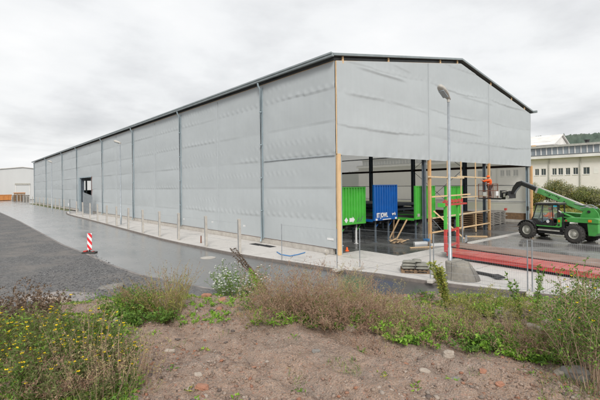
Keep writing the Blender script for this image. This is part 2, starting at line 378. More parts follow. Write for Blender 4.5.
# ------------------------------------------------------------------ ground sheets
sheet('ground',[(-600,-600),(3000,-600),(3000,3000),(-600,3000)],-.125,M['yard'])
kerb_px=[(89,219.5),(130,230.5),(167,240.5),(200,246.8),(225,251.8),(258,257.5),(310,265),(339.6,270),(375,273.5),(395,276.5),(420,280.5),(460,285.5),(500,290),(555,295.5)]
kp=[(-2.0,60.0),(-2.9,55.5),(-3.3,50.0)]+[tuple(P(*q)[:2]) for q in kerb_px]
# smooth it
def chaikin(p,k=2):
    for _ in range(k):
        q=[p[0]]
        for a,b in zip(p[:-1],p[1:]):
            q+=[(a[0]*.75+b[0]*.25,a[1]*.75+b[1]*.25),(a[0]*.25+b[0]*.75,a[1]*.25+b[1]*.75)]
        p=q+[p[-1]]
    return p
kl=chaikin(kp+[(1.4,-16.),(3.,-24),(8,-40)],2)
road=[(-10.6,158),(-10.3,90),(-9.95,44),(-10.2,16.5),(-9.9,11),(-9.9,6.9),(-9.6,3.2),(-8.5,-1.2),(-7,-5),(-5,-10),(-3,-18),(0,-30),(3,-42),(9,-42)]
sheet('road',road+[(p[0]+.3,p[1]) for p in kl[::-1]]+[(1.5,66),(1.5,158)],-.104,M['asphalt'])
sheet('gravel_yard',[(-70,-30),(-70,170),(-10.62,158),(-10.32,90),(-9.97,44),(-10.22,16.5),(-9.92,11),(-9.92,6.9),(-9.62,3.2),(-8.52,-1.2),(-7.02,-5),(-5.02,-10),(-3.02,-18),(-3,-30)],-.1,M['gravel'])
M['edging']=mat('sunk_edging',(.30,.27,.25),(.17,.16,.155),.8,0,1.5,grime=.6)
rl_=[(-10.3,90),(-9.95,44),(-10.2,16.5),(-9.9,11),(-9.9,6.9),(-9.6,3.2),(-8.5,-1.2),(-7,-5)]
sheet('road_edging',[(p[0]-.09,p[1]) for p in rl_]+[(p[0]+.07,p[1]) for p in rl_[::-1]],-.094,M['edging'])
sheet('sand_patch',[tuple(P(*q,-.1)[:2]) for q in ((18,297),(30,294),(45,293),(60,291),(74,292),(90,293),(99,296),(90,298),(84,303),(60,303),(45,306),(30,301))],-.095,mat('washed_sand',(.34,.30,.27),(.22,.20,.19),.5,0,2,bump=.3,grime=.5))
# kerb + pavement (top at z=0)
mb=MB();n_=len(kl)
inn=[]
for i,p in enumerate(kl):
    a=Vector(kl[max(i-1,0)]);b=Vector(kl[min(i+1,n_-1)]);d=(b-a).normalized();nrm=Vector((-d.y,d.x));inn.append((p[0]+nrm.x*.13,p[1]+nrm.y*.13))
for i in range(n_-1):
    a,b,c,d=kl[i],kl[i+1],inn[i+1],inn[i]
    for k in range(1):
        vs=[(*a,-.12),(*b,-.12),(*c,-.12),(*d,-.12),(*a,.006),(*b,.006),(*c,.006),(*d,.006)]
        mb.add(vs,[(0,3,2,1),(4,5,6,7),(0,1,5,4),(1,2,6,5),(2,3,7,6),(3,0,4,7)])
mb.build('kerb',M['kerb'])['kind']='structure'
pv=[q for q in inn]
# pavement strip beside the hall, then forecourt as one slab
pave=[p for p in pv]
sheet('pavement',pave+[(60,-40),(60,-2.3),(2.3,-2.3),(2.3,.3),(-.02,.3),(-.02,60.)],0.,M['slab'],th=.11)
sheet('wet_yard',[(8.0,-2.9),(8.3,-40),(48,-40),(48,-2.9)],.004,M['yard'])
sheet('hall_floor',[(2.3,-2.29),(26.6,-2.29),(26.6,112),(.2,112),(.2,.31),(2.3,.31)],.004,M['hall'])
sheet('side_yard',[(26.62,-2.8),(60,-2.8),(60,112),(26.62,112)],-.02,M['yard'])
sheet('grass_verge',[(-1.0,66),(-.1,66),(-.1,111),(-1.2,111)],-.03,M['verge'],th=.08)
sheet('meadow',[(43,-60),(69,-60),(69,60),(47,60),(45,12),(43,-1)],.02,M['meadow'],th=.1)
# ------------------------------------------------------------------ the sheeted hall
LH=111.8;WH=27.;EV=10.98;RISE=2.37
def rooftop(u): return EV+RISE*(1-abs(u-13.5)/13.5)
hall=empty('industrial_hall',(0,0,0),0,'huge unfinished hall clad in pale grey plastic sheeting with an open gable front','hall')
ST=1.8333
def drape(s,z,bay,amp,pamp,seed,sag=0.):
    """outward displacement of sheeting: overlapping strips, puckers along the fixings, soft billow"""
    zz=z+sag*np.sin(PI*np.mod(s/bay,1.))+.05*vnoise(s*.22+seed,z*0+seed)
    k=np.floor(zz/ST);t=zz/ST-k
    var=.6+.5*vnoise(k*3.7+seed,np.floor(s/bay)*2.3+seed)
    lip=amp*var*np.exp(-t*5.)*(.6+.8*vnoise(s*.35+k*7.,k*1.7+seed))
    belly=amp*1.1*np.sin(PI*t)*(.6+.6*vnoise(s*.16+k*3.1,k+seed*2.))
    on=sm((vnoise(s*.17+k*5.3,k*2.9+seed)+.15)*3)
    pk=pamp*on*np.exp(-((t-.07)/.07)**2)*np.clip(np.sin(s*2*PI/.62+vnoise(s*.7,k)*1.2),-.3,1)
    pk2=pamp*.6*sm((vnoise(s*.2+k*9.,k*4.9+seed)-.1)*3)*np.exp(-((t-.5)/.06)**2)*np.sin(s*2*PI/.5)
    e=np.mod(s/bay,1.);pinch=1-.75*np.exp(-(np.minimum(e,1-e)*bay/.5)**2)
    return (lip+belly)*pinch+pk+pk2+.012*fbm(s*.8,z*.8+seed,3)
vv=np.concatenate([np.arange(.02,34,.11),np.arange(34,70,.2),np.arange(70,LH,.45),[LH]])
for q in (51.8,60.4): vv[np.argmin(abs(vv-q))]=q
zz=np.concatenate([np.arange(.36,10.6,.075),[10.62]]);zz[np.argmin(abs(zz-5.6))]=5.6
V_,Z_=np.meshgrid(vv,zz)
U_=-.03-drape(V_,Z_,6.58,.055,.032,3.)
vc=(vv[1:]+vv[:-1])/2;zc=(zz[1:]+zz[:-1])/2
keep=~((zc[:,None]<5.6)&(vc[None,:]>51.8)&(vc[None,:]<60.4))
o=gridmesh('side_sheeting',U_,V_,Z_,M['film'],hall,keep=keep)
uu=np.concatenate([np.arange(.03,WH-.03,.1),[WH-.03]]);zz=np.arange(5.5,13.2,.06)
U_,Z0=np.meshgrid(uu,zz);TOPZ=EV-.36+RISE*(1-np.abs(U_-13.5)/13.5)-.0
Zm=np.minimum(Z0,TOPZ)
dz=drape(U_,Zm+.12,9.,.04,.014,11.,sag=.2)
def fold(U_,Z_,a,b,amp,w=.5):
    a=np.array(a);b=np.array(b);d=b-a;L=np.hypot(*d);d=d/L;nx,nz=-d[1],d[0]
    s=((U_-a[0])*d[0]+(Z_-a[1])*d[1])/L;q=(U_-a[0])*nx+(Z_-a[1])*nz
    env=sm(s*4)*sm((1-s)*4);return amp*env*np.where(q>0,np.exp(-q/w),np.exp(q/.03))
def GP(x,y): p=Vat(x,y,0);return (p.x,p.z)
for a,b,am in (((352,66),(409,83),.16),((341,93),(388,101),.10),((386,100),(430,114),.07),((390,64),(412,74),.06),((455,95),(495,106),.09),((432,126),(484,137),.08),((500,104),(528,112),.06),((350,126),(400,134),.07),((462,141),(520,150),.06)):
    A,B=GP(*a),GP(*b)
    if A[0]>B[0]:A,B=B,A
    dz=dz+fold(U_,Zm,A,B,am*.42,.6)
# folds radiate a little from the fixing posts
dz=dz+.02*np.exp(-((Zm-5.5)/.25)**2)*np.sin(U_*2*PI/.9)
keepg=(Z0[:-1,:-1]<TOPZ[:-1,:-1])|(Z0[:-1,1:]<TOPZ[:-1,1:])
gridmesh('gable_sheeting',U_,-.05-dz,Zm,M['film'],hall,keep=keepg,flip=True)
# far long side, seen from inside and letting daylight through
vv=np.concatenate([np.arange(0,40,.4),np.arange(40,LH,1.5),[LH]]);zz=np.arange(.9,10.6,.15)
V_,Z_=np.meshgrid(vv,zz)
gridmesh('far_side_sheeting',WH+.03+drape(V_,Z_,6.58,.06,.015,5.),V_,Z_,M['filmsee'],hall)
# rear gable with a loading opening
mb=MB()
yb=LH+.02
for x0,x1,z0,z1 in ((0,11.2,0,10.5),(14.2,27,0,10.5),(11.2,14.2,5.95,10.5)): mb.b2(x0,x1,yb,yb+.05,z0,z1)
mb.prism([(0,10.502),(27,10.502),(13.5,12.9)],'y',yb,yb+.05)
mb.build('rear_sheeting',M['film'],hall)
mb=MB();mb.b2(11.2,14.2,yb,yb+.08,.1,3.3);mb.build('rear_door',M['dark'],hall)
mb=MB();mb.b2(12.35,12.75,yb-.3,yb,0,6);mb.build('rear_post',M['pipe'],hall)
# roof
mb=MB()
for s in (0,1):
    f=(lambda u:u) if not s else (lambda u:WH-u)
    prof=[(f(-.3),rooftop(-.3)-.09),(f(13.5),rooftop(13.5)-.09),(f(13.5),rooftop(13.5)),(f(-.3),rooftop(-.3))]
    mb.prism(prof,'y',-.16,LH+.3)
mb.build('roof',M['roofdark'],hall)
mb=MB();sl=RISE/13.5
for s in (0,1):
    f=(lambda u:u) if not s else (lambda u:WH-u)
    mb.prism([(f(-.34),rooftop(-.34)-.1),(f(13.5),rooftop(13.5)-.1),(f(13.5),rooftop(13.5)+.03),(f(-.34),rooftop(-.34)+.03)],'y',-.20,-.162)
mb.build('verge_trim',M['teal'],hall)
mb=MB()
mb.b2(-.46,-.31,-.2,LH+.3,10.76,10.95);mb.b2(-.52,-.461,-.2,LH+.3,10.88,10.97)
mb.b2(WH+.31,WH+.5,-.5,LH+.3,10.74,10.95)
mb.build('gutter',M['teal'],hall)
# dark purlins and laths in the slot between sheeting and roof
mb=MB()
for s in (0,1):
    f=(lambda u:u) if not s else (lambda u:WH-u)
    mb.prism([(f(0),rooftop(0)-.42),(f(13.5),rooftop(13.5)-.42),(f(13.5),rooftop(13.5)-.14),(f(0),rooftop(0)-.14)],'y',.12,.3)
mb.b2(.02,.16,.3,LH,10.5,10.78)
mb.build('verge_beam',M['roofdark'],hall)
mb=MB()
for s in (0,1):
    f=(lambda u:u) if not s else (lambda u:WH-u)
    mb.prism([(f(.05),rooftop(.05)-.40),(f(13.45),rooftop(13.45)-.40),(f(13.45),rooftop(13.45)-.34),(f(.05),rooftop(.05)-.34)],'y',-.02,.06)
for u in (.5,4.6,10.6,13.0,18.5,22.6,25.5): mb.b2(u,u+.10,-.06,.02,rooftop(u)-.5,rooftop(u)-.10)
mb.b2(-.025,.02,.1,LH,10.62,10.66)
mb.build('verge_lath',M['timber'],hall)
mb=MB();mb.b2(-.045,.0,-.075,-.03,5.55,10.6);mb.build('corner_batten',M['timber'],hall)
# seam laths where two sheets meet
for v in (13.0,26.2,39.4): MB().b2(-.09,-.04,v-.012,v+.012,.4,10.5).build('seam_batten',M['film'],hall)
for v in (6.7,): MB().b2(-.09,-.05,.05,6.7,5.46,5.50).build('seam_batten',M['steel'],hall)
for u in (9.,18.): MB().b2(u-.012,u+.012,-.115,-.05,5.5,rooftop(u)-.4).build('seam_batten',M['film'],hall)
# downpipes
for v in (6.86,19.8,32.75,45.62,61.2,73.39,91.73,109.58):
    mb=MB();mb.tube([(-.40,v,10.72),(-.38,v,10.55),(-.24,v,10.35),(-.20,v,10.15),(-.20,v,.35),(-.30,v,.12)],.065,10)
    for z in (2.2,4.4,6.6,8.8): mb.cyl((-.2,v,z-.03),(-.2,v,z+.03),.085)
    mb.build('downpipe',M['pipe'],hall)
    mb=MB();mb.b2(-.10,-.04,v-.05,v+.05,.3,10.45);mb.build('pipe_back_strip',M['pipe'],hall).name='post_cover'  # flat strip behind each downpipe, in the same zinc
# plinth
mb=MB();mb.b2(.0,.18,.35,51.8,0,.33);mb.b2(.0,.18,60.4,LH,0,.33);mb.build('concrete_plinth',M['concrete'],hall)
mb=MB();mb.b2(-.015,.03,.35,51.8,.33,.37);mb.b2(-.015,.03,60.4,LH,.33,.37);mb.build('plinth_lath',M['rust'],hall)
mb=MB();mb.b2(WH-.1,WH,0,LH,.25,.9);mb.build('far_side_board',M['oldwood'],hall)
mb=MB();mb.b2(WH-.12,WH+.05,0,LH,0,.25);mb.build('concrete_plinth',M['concrete'],hall)
# steel frames
def ibeam(mb,p0,p1,w,h,side):
    """I section between two points; side = direction of the web depth"""
    p0=Vector(p0);p1=Vector(p1);d=(p1-p0).normalized();s=Vector(side).normalized();t=d.cross(s).normalized()
    q=Matrix((d,s,t)).transposed();L=(p1-p0).length;c=(p0+p1)/2
    mb.box(c+s*(h/2-.012),(L,.024,w),q);mb.box(c-s*(h/2-.012),(L,.024,w),q);mb.box(c,(L,h-.048,.014),q);return mb
for i in range(0,18):
    v=.55 if i==0 else 6.58*i
    if i>0:
        for u in (.28,26.72): ibeam(MB(),(u,v,0),(u,v,10.4),.32,.42,(1,0,0)).build('steel_column',M['colsteel'],hall)
    for s in (0,1):
        f=(lambda u:u) if not s else (lambda u:WH-u)
        ibeam(MB(),(f(.1),v,rooftop(.1)-.45),(f(13.5),v,rooftop(13.5)-.45),.2,.5,(0,0,1)).build('rafter',M['colsteel'],hall)
for u,c in ((.36,'corner'),(8.84,'a'),(17.78,'b'),(26.79,'c')):
    mb=MB();w_=.12 if c=='corner' else .26
    if c=='corner': mb.b2(.31,.42,.0,.34,0,10.4)
    else: ibeam(mb,(u,.24,0),(u,.24,10.4 if c=='c' else 11.8),.24 if c=='c' else .19,.22,(0,1,0))
    mb.build('gable_column',M['pipe'] if c in('c','corner') else M['colsteel'],hall)
for x0,x1 in ((.02,.26),(9.0,9.22),(17.95,18.17),(26.98,27.24)):
    mb=MB();mb.b2(x0,x1,-.10,.06,0,5.56);mb.build('timber_post',M['timber' if x0<1 else 'timberb'],hall,bevel=.01)
mb=MB();mb.b2(8.7,9.0,-.09,.24,0,.10);mb.build('column_foot',M['bluehose'],hall)
mb=MB();ibeam(mb,(.4,.35,5.75),(26.6,.35,5.75),.2,.24,(0,0,1));mb.build('gable_beam',M['colsteel'],hall)
mb=MB();mb.b2(26.72,26.94,0,LH,5.46,5.70);mb.build('wall_rail',M['beam'],hall)
mb=MB();mb.b2(26.90,26.96,0,LH,7.3,7.42);mb.b2(26.90,26.96,0,LH,3.64,3.70);mb.b2(26.90,26.96,0,LH,2.0,2.05);mb.build('wall_rail',M['steel'],hall)
for a,b in (((26.6,6.8,5.4),(26.6,13,.4)),((26.6,6.8,.4),(26.6,13,5.4)),((26.6,6.8,5.7),(26.6,13,10.2)),((26.6,6.8,10.2),(26.6,13,5.7))):
    MB().cyl(a,b,.025,n=6).build('bracing_rod',M['colsteel'],hall)
# battens of the half built gable infill
for (x0,z0,x1,z1,m) in ((8.7,4.36,13.6,4.30,'palewood'),(12.6,4.42,18.0,4.30,'palewood'),(9.2,2.97,14.6,3.05,'timber'),(13.2,2.84,17.9,2.86,'palewood'),(9.2,1.50,17.9,1.66,'palewood'),(9.2,.50,17.9,.60,'timber')):
    MB().bar((x0,-.14 if m=='timber' else -.17,z0),(x1,-.14 if m=='timber' else -.17,z1),.045,.10).build('batten',M[m],hall)
for u in (11.35,13.29,15.57): MB().b2(u-.05,u+.05,-.118,-.07,.05 if u>15 else .5,5.55).build('batten',M['timber'],hall)
MB().bar((9.3,-.2,2.0),(11.0,-1.5,.05),.05,.09).build('prop',M['timber'],hall)
for a,b in (((9.9,.9,1.9),(12.6,.9,.1)),((9.3,1.0,1.9),(11.4,1.0,.2)),((13.0,.9,.4),(13.9,.9,1.8)),((13.9,.9,1.8),(13.1,.9,2.6))):
    MB().bar(a,b,.06,.05).build('prop',M['steel'],hall)
# doorway of the long side
mb=MB();mb.b2(-.1,.14,51.66,51.8,0,5.6);mb.build('door_frame',M['rust'],hall)
mb=MB();mb.b2(-.1,.3,59.5,60.4,0,5.6);mb.b2(-.1,.14,51.8,59.5,5.5,5.66);mb.build('door_frame',M['pipe'],hall)
# labels stuck on the sheeting
for v,z in ((.45,.86),): MB().b2(-.085,-.07,v-.25,v+.25,z-.06,z+.06).build('label_sticker',M['white'],hall)
# ------------------------------------------------------------------ things in front of and inside the hall
ORD=['nearest','second nearest','third nearest','fourth nearest','fifth nearest','sixth nearest','seventh nearest','eighth nearest','ninth nearest','tenth nearest','eleventh nearest','twelfth nearest']
posts=[(-3.44,4.45),(-3.62,8.17),(-3.62,12.4),(-3.8,15.5),(-3.85,19.0),(-3.7,23.3),(-3.57,27.3),(-3.45,31.2),(-3.3,35.5),(-3.1,39.8),(-2.95,44.3),(-2.7,49.2)]
rnd=random.Random(4)
proto=None
for i,(x,y) in enumerate(posts):
    lab=ORD[i]+' square concrete fence post on the pavement edge beside the long wall'
    if not proto:
        proto=empty('fence_post',(x,y,0),0,lab,'fence post','concrete fence posts along the pavement edge')
        mb=MB();mb.b2(-.075,.075,-.09,.09,-.05,1.96);mb.build('post_shaft',M['concrete'],proto,bevel=.015)
        mb=MB();mb.b2(-.085,-.076,-.03,.03,.1,1.9);mb.build('groove_strip',M['steel'],proto)
        o=proto
    else:
        o=copy_tree(proto);o['label']=lab;o.location=(x,y,0)
    o.rotation_euler=(rnd.uniform(-.012,.012),rnd.uniform(-.012,.012),rnd.uniform(-.1,.1))
far=[66,70,74,78,82.5,87.5,93,98.5,104,110,117,124,131,139]
for i,v in enumerate(far):
    o=copy_tree(proto);o.location=(-1.25+.2*(v>112),v,-.05);o['label']=['first','second','third','fourth','fifth','sixth','seventh','eighth','ninth','tenth','eleventh','twelfth','thirteenth','last'][i]+' post counted from the doorway in the distant grey row on the grass verge'
    o['group']='distant fence posts beyond the doorway'
# small white tags on a wire between posts
wire=MB()
for z in (.6,1.15,1.7):
    for a,b in zip(posts[:-1],posts[1:]): wire.cyl((a[0]+.09,a[1],z),(b[0]+.09,b[1],z),.004,n=4,caps=False)
tag(wire.build('fence_wire',M['steel'],fix=False),'thin wires strung between the concrete fence posts along the pavement','wire')
for i,(px,py,y) in enumerate(((243.5,226,4.1),(207.8,221.8,7.85),(181.5,218.5,12.1))):
    o=MB().b2(-.012,.0,-.1,.1,-.05,.05).build('sign_tag',M['white']);z=HC-(py-187)*.0  
    x=-3.33;dx_,dy_=x-CX,y-CY;d=dx_*FX[0]+dy_*FX[1];o.location=(x,y,HC-(py-186.9)/405*d)
    tag(o,'small white tag on the fence wire right of the %s concrete post'%['nearest','second nearest','third nearest'][i],'tag','white tags on the fence wire')
# chain fencing across the distant row
def mesh_panel(mb,p0,p1,z0,z1,dx,dz,r):
    p0=Vector(p0);p1=Vector(p1);L=(p1-p0).length;n_=int(L/dx)
    for i in range(n_+1):
        q=p0.lerp(p1,i/n_);mb.cyl((q.x,q.y,z0),(q.x,q.y,z1),r,n=3,caps=False)
    k=int((z1-z0)/dz)
    for j in range(k+1):
        z=z0+(z1-z0)*j/k;mb.cyl((p0.x,p0.y,z),(p1.x,p1.y,z),r,n=3,caps=False)
def site_fence(p0,p1,label,feet=True,h=1.85,wr=.0013):
    e=empty('site_fence_panel',(p0[0],p0[1],0),0,label,'fence panel','mobile wire fence panels along the kerb')
    a=Vector((0,0,0));b=Vector((p1[0]-p0[0],p1[1]-p0[1],0));u=b.normalized();a2=u*.07;b2=b-u*.07
    for q in (a2,b2): MB().cyl((q.x,q.y,.05),(q.x,q.y,h+.03),.021,n=10).build('frame_tube',M['steel'],e)
    for z in (.16,h-.02): MB().cyl((a2.x,a2.y,z),(b2.x,b2.y,z),.004,n=6).build('frame_tube',M['steel'],e)
    mb=MB();mesh_panel(mb,a2,b2,.17,h-.02,.055,.24,wr);mb.build('wire_mesh',M['steel'],e,fix=False)
    if feet:
        n_=Vector((-u.y,u.x,0));mb=MB();q=Matrix.Rotation(math.atan2(n_.y,n_.x),3,'Z')
        mb.box((0,0,.06),(.6,.22,.12),q);mb.build('concrete_foot',M['concrete'],e,bevel=.02)
    return e
fA,fB,fC,fD,fE=(-.91,-10.06),(-1.67,-6.79),(-1.95,-3.25),(-2.86,-2.86),(-3.15,.95)
site_fence(fA,(.05,-13.4),'mobile wire mesh fence panel at the right edge in front of the red plate',wr=.003)
site_fence(fB,fA,'mobile wire mesh fence panel between the lamp base and the paired tubes at the right',wr=.003)
site_fence(fC,fB,'mobile wire mesh fence panel in front of the pallet of cement sacks')
site_fence(fD,fE,'mobile wire mesh fence panel in front of the near corner of the hall')
for q,l in ((P(449,271),''),):
    pass
# street lamps
def lamp(x,y,h,ang,label,hs=1.,tl=.28):
    e=empty('street_lamp',(x,y,0),ang,label,'street lamp','street lamps beside the hall')
    MB().lathe((0,0,0),[(.085,0),(.085,1.2),(.06,1.22),(.048,h-.15),(0,h-.14)],n=16).build('pole',M['steel'],e)
    mb=MB();vs=[]
    # mushroom shaped head, long and slightly tilted up, tapering to the pole
    prof=[(-.06,.06,.05),(.05,.09,.08),(.25,.14,.11),(.45,.15,.12),(.60,.11,.09),(.66,.03,.03)]
    n_=14
    for (xx,wy,wz) in prof:
        for i in range(n_):
            a=2*PI*i/n_;zz_=math.sin(a)*wz*(1.25 if math.sin(a)>0 else .55)
            vs.append((xx*hs,math.cos(a)*wy*hs,h-.05+xx*tl*hs+zz_*hs))
    k=len(prof);mb.add(vs,[(i*n_+j,i*n_+(j+1)%n_,(i+1)*n_+(j+1)%n_,(i+1)*n_+j) for i in range(k-1) for j in range(n_)]+[tuple(range(n_))[::-1],tuple(range((k-1)*n_,k*n_))],True)
    mb.cyl((0,0,h-.2),(0,0,h-.04),.055)
    hd=mb.build('lamp_head',M['lamphead'],e)
    mb=MB();mb.box((.36*hs,0,h-.05+.36*tl*hs-.075*hs),(.4*hs,.2*hs,.05*hs),Matrix.Rotation(-tl,3,'Y'));mb.build('lamp_glass',M['clere'],hd,bevel=.02)
    MB().b2(-.09,-.07,-.05,.05,.5,.9).build('service_door',M['pipe'],e)
    return e
M['lamphead']=mat('lamp_housing',(.50,.48,.44),(.42,.40,.36),.55,0,3,grime=.25)
ca=math.atan2(-RX[1],-RX[0])   # pointing to the picture's left
lp=P(450.2,277)
lamp(lp.x,lp.y,7.4,ca+.75,'tall street lamp rising from the concrete base in front of the open gable',1.15,.5)
lamp(-2.73,28.72,8.55,ca-.3,'slim street lamp on the pavement left of the middle of the long wall',1.2)
lamp(-3.0,66.4,8.5,ca-.3,'most distant street lamp beyond the doorway near the end of the long wall',1.2)
# concrete lamp footing : leaning cast cone with rough top
mb=MB();c=P(457.5,279);n_=28;rr=RS(3)
rows=[(0,.66,.20),(.12,.64,.19),(.35,.57,.13),(.55,.51,.05),(.68,.47,.0),(.72,.44,0)]
vs=[]
for (z,r,off) in rows:
    for i in range(n_):
        a=2*PI*i/n_;k=r*(1+.04*vnoise(np.array(math.cos(a)*2+z),np.array(math.sin(a)*2+5)))
        vs.append((math.cos(a)*k+off*RX[0]*1.0,math.sin(a)*k+off*RX[1],z+(.03*math.sin(3*a) if z>.6 else 0)))
k=len(rows);mb.add(vs,[(i*n_+j,i*n_+(j+1)%n_,(i+1)*n_+(j+1)%n_,(i+1)*n_+j) for i in range(k-1) for j in range(n_)]+[tuple(range((k-1)*n_,k*n_))],False)
M['footing']=slabmat('stained_cast_concrete',(.34,.31,.26),(.27,.25,.21),(.13,.12,.11),.5,50,50,.6,.8)
o=tag(mb.build('lamp_footing',M['footing'],bevel=.0),'flared rough concrete block at the foot of the tall lamp','concrete block');o.location=c
# pallet with cement sacks
pc=(P(402,271)+P(428,272))/2
e=empty('sack_pallet',pc,math.radians(-52),'low wooden pallet in front of the gable carrying the cement sacks','pallet')
def pallet(e,w=1.2,d=.9,m='oldwood'):
    mb=MB()
    for i in range(7): mb.b2(-w/2+i*(w-.1)/6,-w/2+i*(w-.1)/6+.1,-d/2,d/2,.115,.14)
    mb.build('deck_boards',M[m],e)
    mb=MB()
    for y in (-d/2+.05,0,d/2-.05):
        mb.b2(-w/2,w/2,y-.05,y+.05,.092,.114);mb.b2(-w/2,w/2,y-.05,y+.05,0,.022)
        for x in (-w/2+.07,0,w/2-.07): mb.b2(x-.07,x+.07,y-.045,y+.045,.022,.092)
    mb.build('bearers',M[m],e)
pallet(e)
def sack(L=.55,W=.38,H=.13,seed=0):
    nu,nv=13,9;X,Y=np.meshgrid(np.linspace(-1,1,nu),np.linspace(-1,1,nv),indexing='ij')
    prof=(1-abs(X)**3.5)**.5*(1-abs(Y)**3.)**.5
    bump=.12*fbm(X*1.6+seed*3.3,Y*1.6+seed,3)
    T=H/2*prof*(1+bump);mb=MB();A=[];
    for s in (1,-1):
        vs=[(X[i,j]*L/2,Y[i,j]*W/2,H/2+s*T[i,j]*(1 if s>0 else .9)) for i in range(nu) for j in range(nv)]
        mb.add(vs,[(i*nv+j,i*nv+j+1,(i+1)*nv+j+1,(i+1)*nv+j) for i in range(nu-1) for j in range(nv-1)],True)
    return mb
k=0
lay=[[(-.29,-.2),(.29,-.22),(-.28,.2),(.3,.2)],[(-.27,-.19),(.3,-.17),(-.25,.2),(.27,.2)],[(-.25,-.1),(.1,.18)]]
cs_=math.cos(e.rotation_euler.z);sn=math.sin(e.rotation_euler.z)
lvl=['bottom','middle','top']
wh=['front left','front right','back left','back right']
for L_,lst in enumerate(lay):
    for j,(x,y) in enumerate(lst):
        o=sack(.56,.4,.13,k).build('cement_sack',M['cement']);o.location=(pc.x+x*cs_-y*sn,pc.y+x*sn+y*cs_,.142+L_*.118);o.rotation_euler=(0,0,e.rotation_euler.z+rnd.uniform(-.15,.15)+(PI/2 if L_==2 and j else 0))
        tag(o,'dusty grey cement sack in the %s layer of the pallet stack, %s one'%(lvl[L_],wh[j]),'sack','cement sacks on the pallet');k+=1
# traffic beacon on the road edge
bp=P(89.7,253.2,-.1);e=empty('warning_beacon',bp,0,'red and white striped warning beacon board standing at the road edge','traffic beacon')
e.rotation_euler.z=math.atan2(FX[1],FX[0])-PI/2
m,nt,b,out=newmat('beacon_stripes');n=N(nt);sx=n('SeparateXYZ',i_0=n('TexCoord').outputs['Object'])
s1=n('Math',operation='MULTIPLY_ADD',i_0=sx.outputs[0],i_1=1.2,i_2=sx.outputs[2]);s2=n('Math',operation='DIVIDE',i_0=s1.outputs[0],i_1=.42);s3=n('Math',operation='FRACT',i_0=s2.outputs[0]);s4=n('Math',operation='GREATER_THAN',i_0=s3.outputs[0],i_1=.5)
nt.links.new(n.mix(s4.outputs[0],(.8,.8,.8),(.75,.03,.04)),b.inputs['Base Color']);b.inputs['Roughness'].default_value=.4;M['stripes']=m
mb=MB();mb.b2(-.14,.14,-.02,.02,.2,1.2);mb.build('striped_board',m,e,bevel=.015)
mb=MB();mb.b2(-.4,.4,-.2,.2,0,.09);mb.build('rubber_base',M['rubber'],e,bevel=.03)
mb=MB();mb.b2(-.32,-.14,-.17,.12,.092,.17);mb.b2(.16,.26,-.1,.1,.092,.13);mb.build('base_weight',M['red'],e,bevel=.02)
mb=MB();mb.b2(-.03,.03,-.03,.03,.09,.22);mb.build('board_socket',M['black'],e)
# manhole cover etc.
p=P(208,257.8,-.1);o=tag(MB().cyl((0,0,0),(0,0,.012),.42,n=24).build('manhole_cover',M['concrete']),'pale round manhole cover in the wet road','manhole cover');o.location=p+Vector((0,0,-.002))
for i,(x,y,m,l) in enumerate(((257,244.5,'dark','dark drain grate in the pavement near the first downpipe'),(268,246.2,'dark','second dark drain grate nearer the hall corner'))):
    p=P(x,y,.004);o=tag(MB().b2(-.25,.25,-.55,.55,0,.012).build('drain_grate',M['dark']),l,'drain grate');o.location=p
pts=[P(277,252,.03),P(281,254.5,.03),P(290,256,.03),P(298,254.5,.03),P(305,252.5,.03)]
tag(MB().tube(pts,.03,6).build('blue_hose',M['bluehose']),'blue hose lying on the pavement near the hall corner','hose')
p=P(202,243);o=MB().cyl((0,0,0),(.02,.02,.5),.05,.04,8).build('stub_pipe',M['rust']);o.location=P(201,243);tag(o,'short rusty pipe stub on the pavement between two fence posts','pipe stub')
# gate wing at the doorway
gq=P(83.5,214);gr=P(92.3,214.6)
e=empty('gate_wing',gq,0,'grey mesh gate wing with sloping top standing open before the side doorway','gate','gates at the side doorway')
g0,g1=Vector((0,0,0)),gr-gq
for q,h in ((g0,3.2),(g1,2.7)): MB().cyl(q,q+Vector((0,0,h)),.05,n=8).build('gate_upright',M['steel'],e)
MB().bar(g0+Vector((0,0,3.2)),g1+Vector((0,0,2.7)),.05).build('top_rail',M['steel'],e);MB().bar(g0+Vector((0,0,.15)),g1+Vector((0,0,.15)),.05).build('bottom_rail',M['steel'],e)
mb=MB()
for i in range(24):
    q=g0.lerp(g1,(i+.5)/24);mb.b2(q.x-.03,q.x+.03,q.y-.012,q.y+.012,.16,3.15-.5*(i+.5)/24)
mb.build('gate_bars',M['steel'],e,fix=False)
e=empty('gate_wing',(-2.75,53.5,0),0,'low tubular gate wing with a white sign left of the sloping gate','gate','gates at the side doorway')
g1=Vector((.9,4.6,0))
for q in (Vector((0,0,0)),g1): MB().cyl(q,q+Vector((0,0,2.1)),.05,n=8).build('gate_upright',M['steel'],e)
for z in (.2,2.05): MB().bar(Vector((0,0,z)),g1+Vector((0,0,z)),.05).build('rail',M['steel'],e)
mb=MB();mesh_panel(mb,(0,0,0),g1,.2,2.05,.12,.3,.008);mb.build('gate_bars',M['steel'],e,fix=False)
mb=MB();mb.b2(.0,.03,.5,1.1,1.2,1.6);mb.build('sign_plate',M['white'],e)
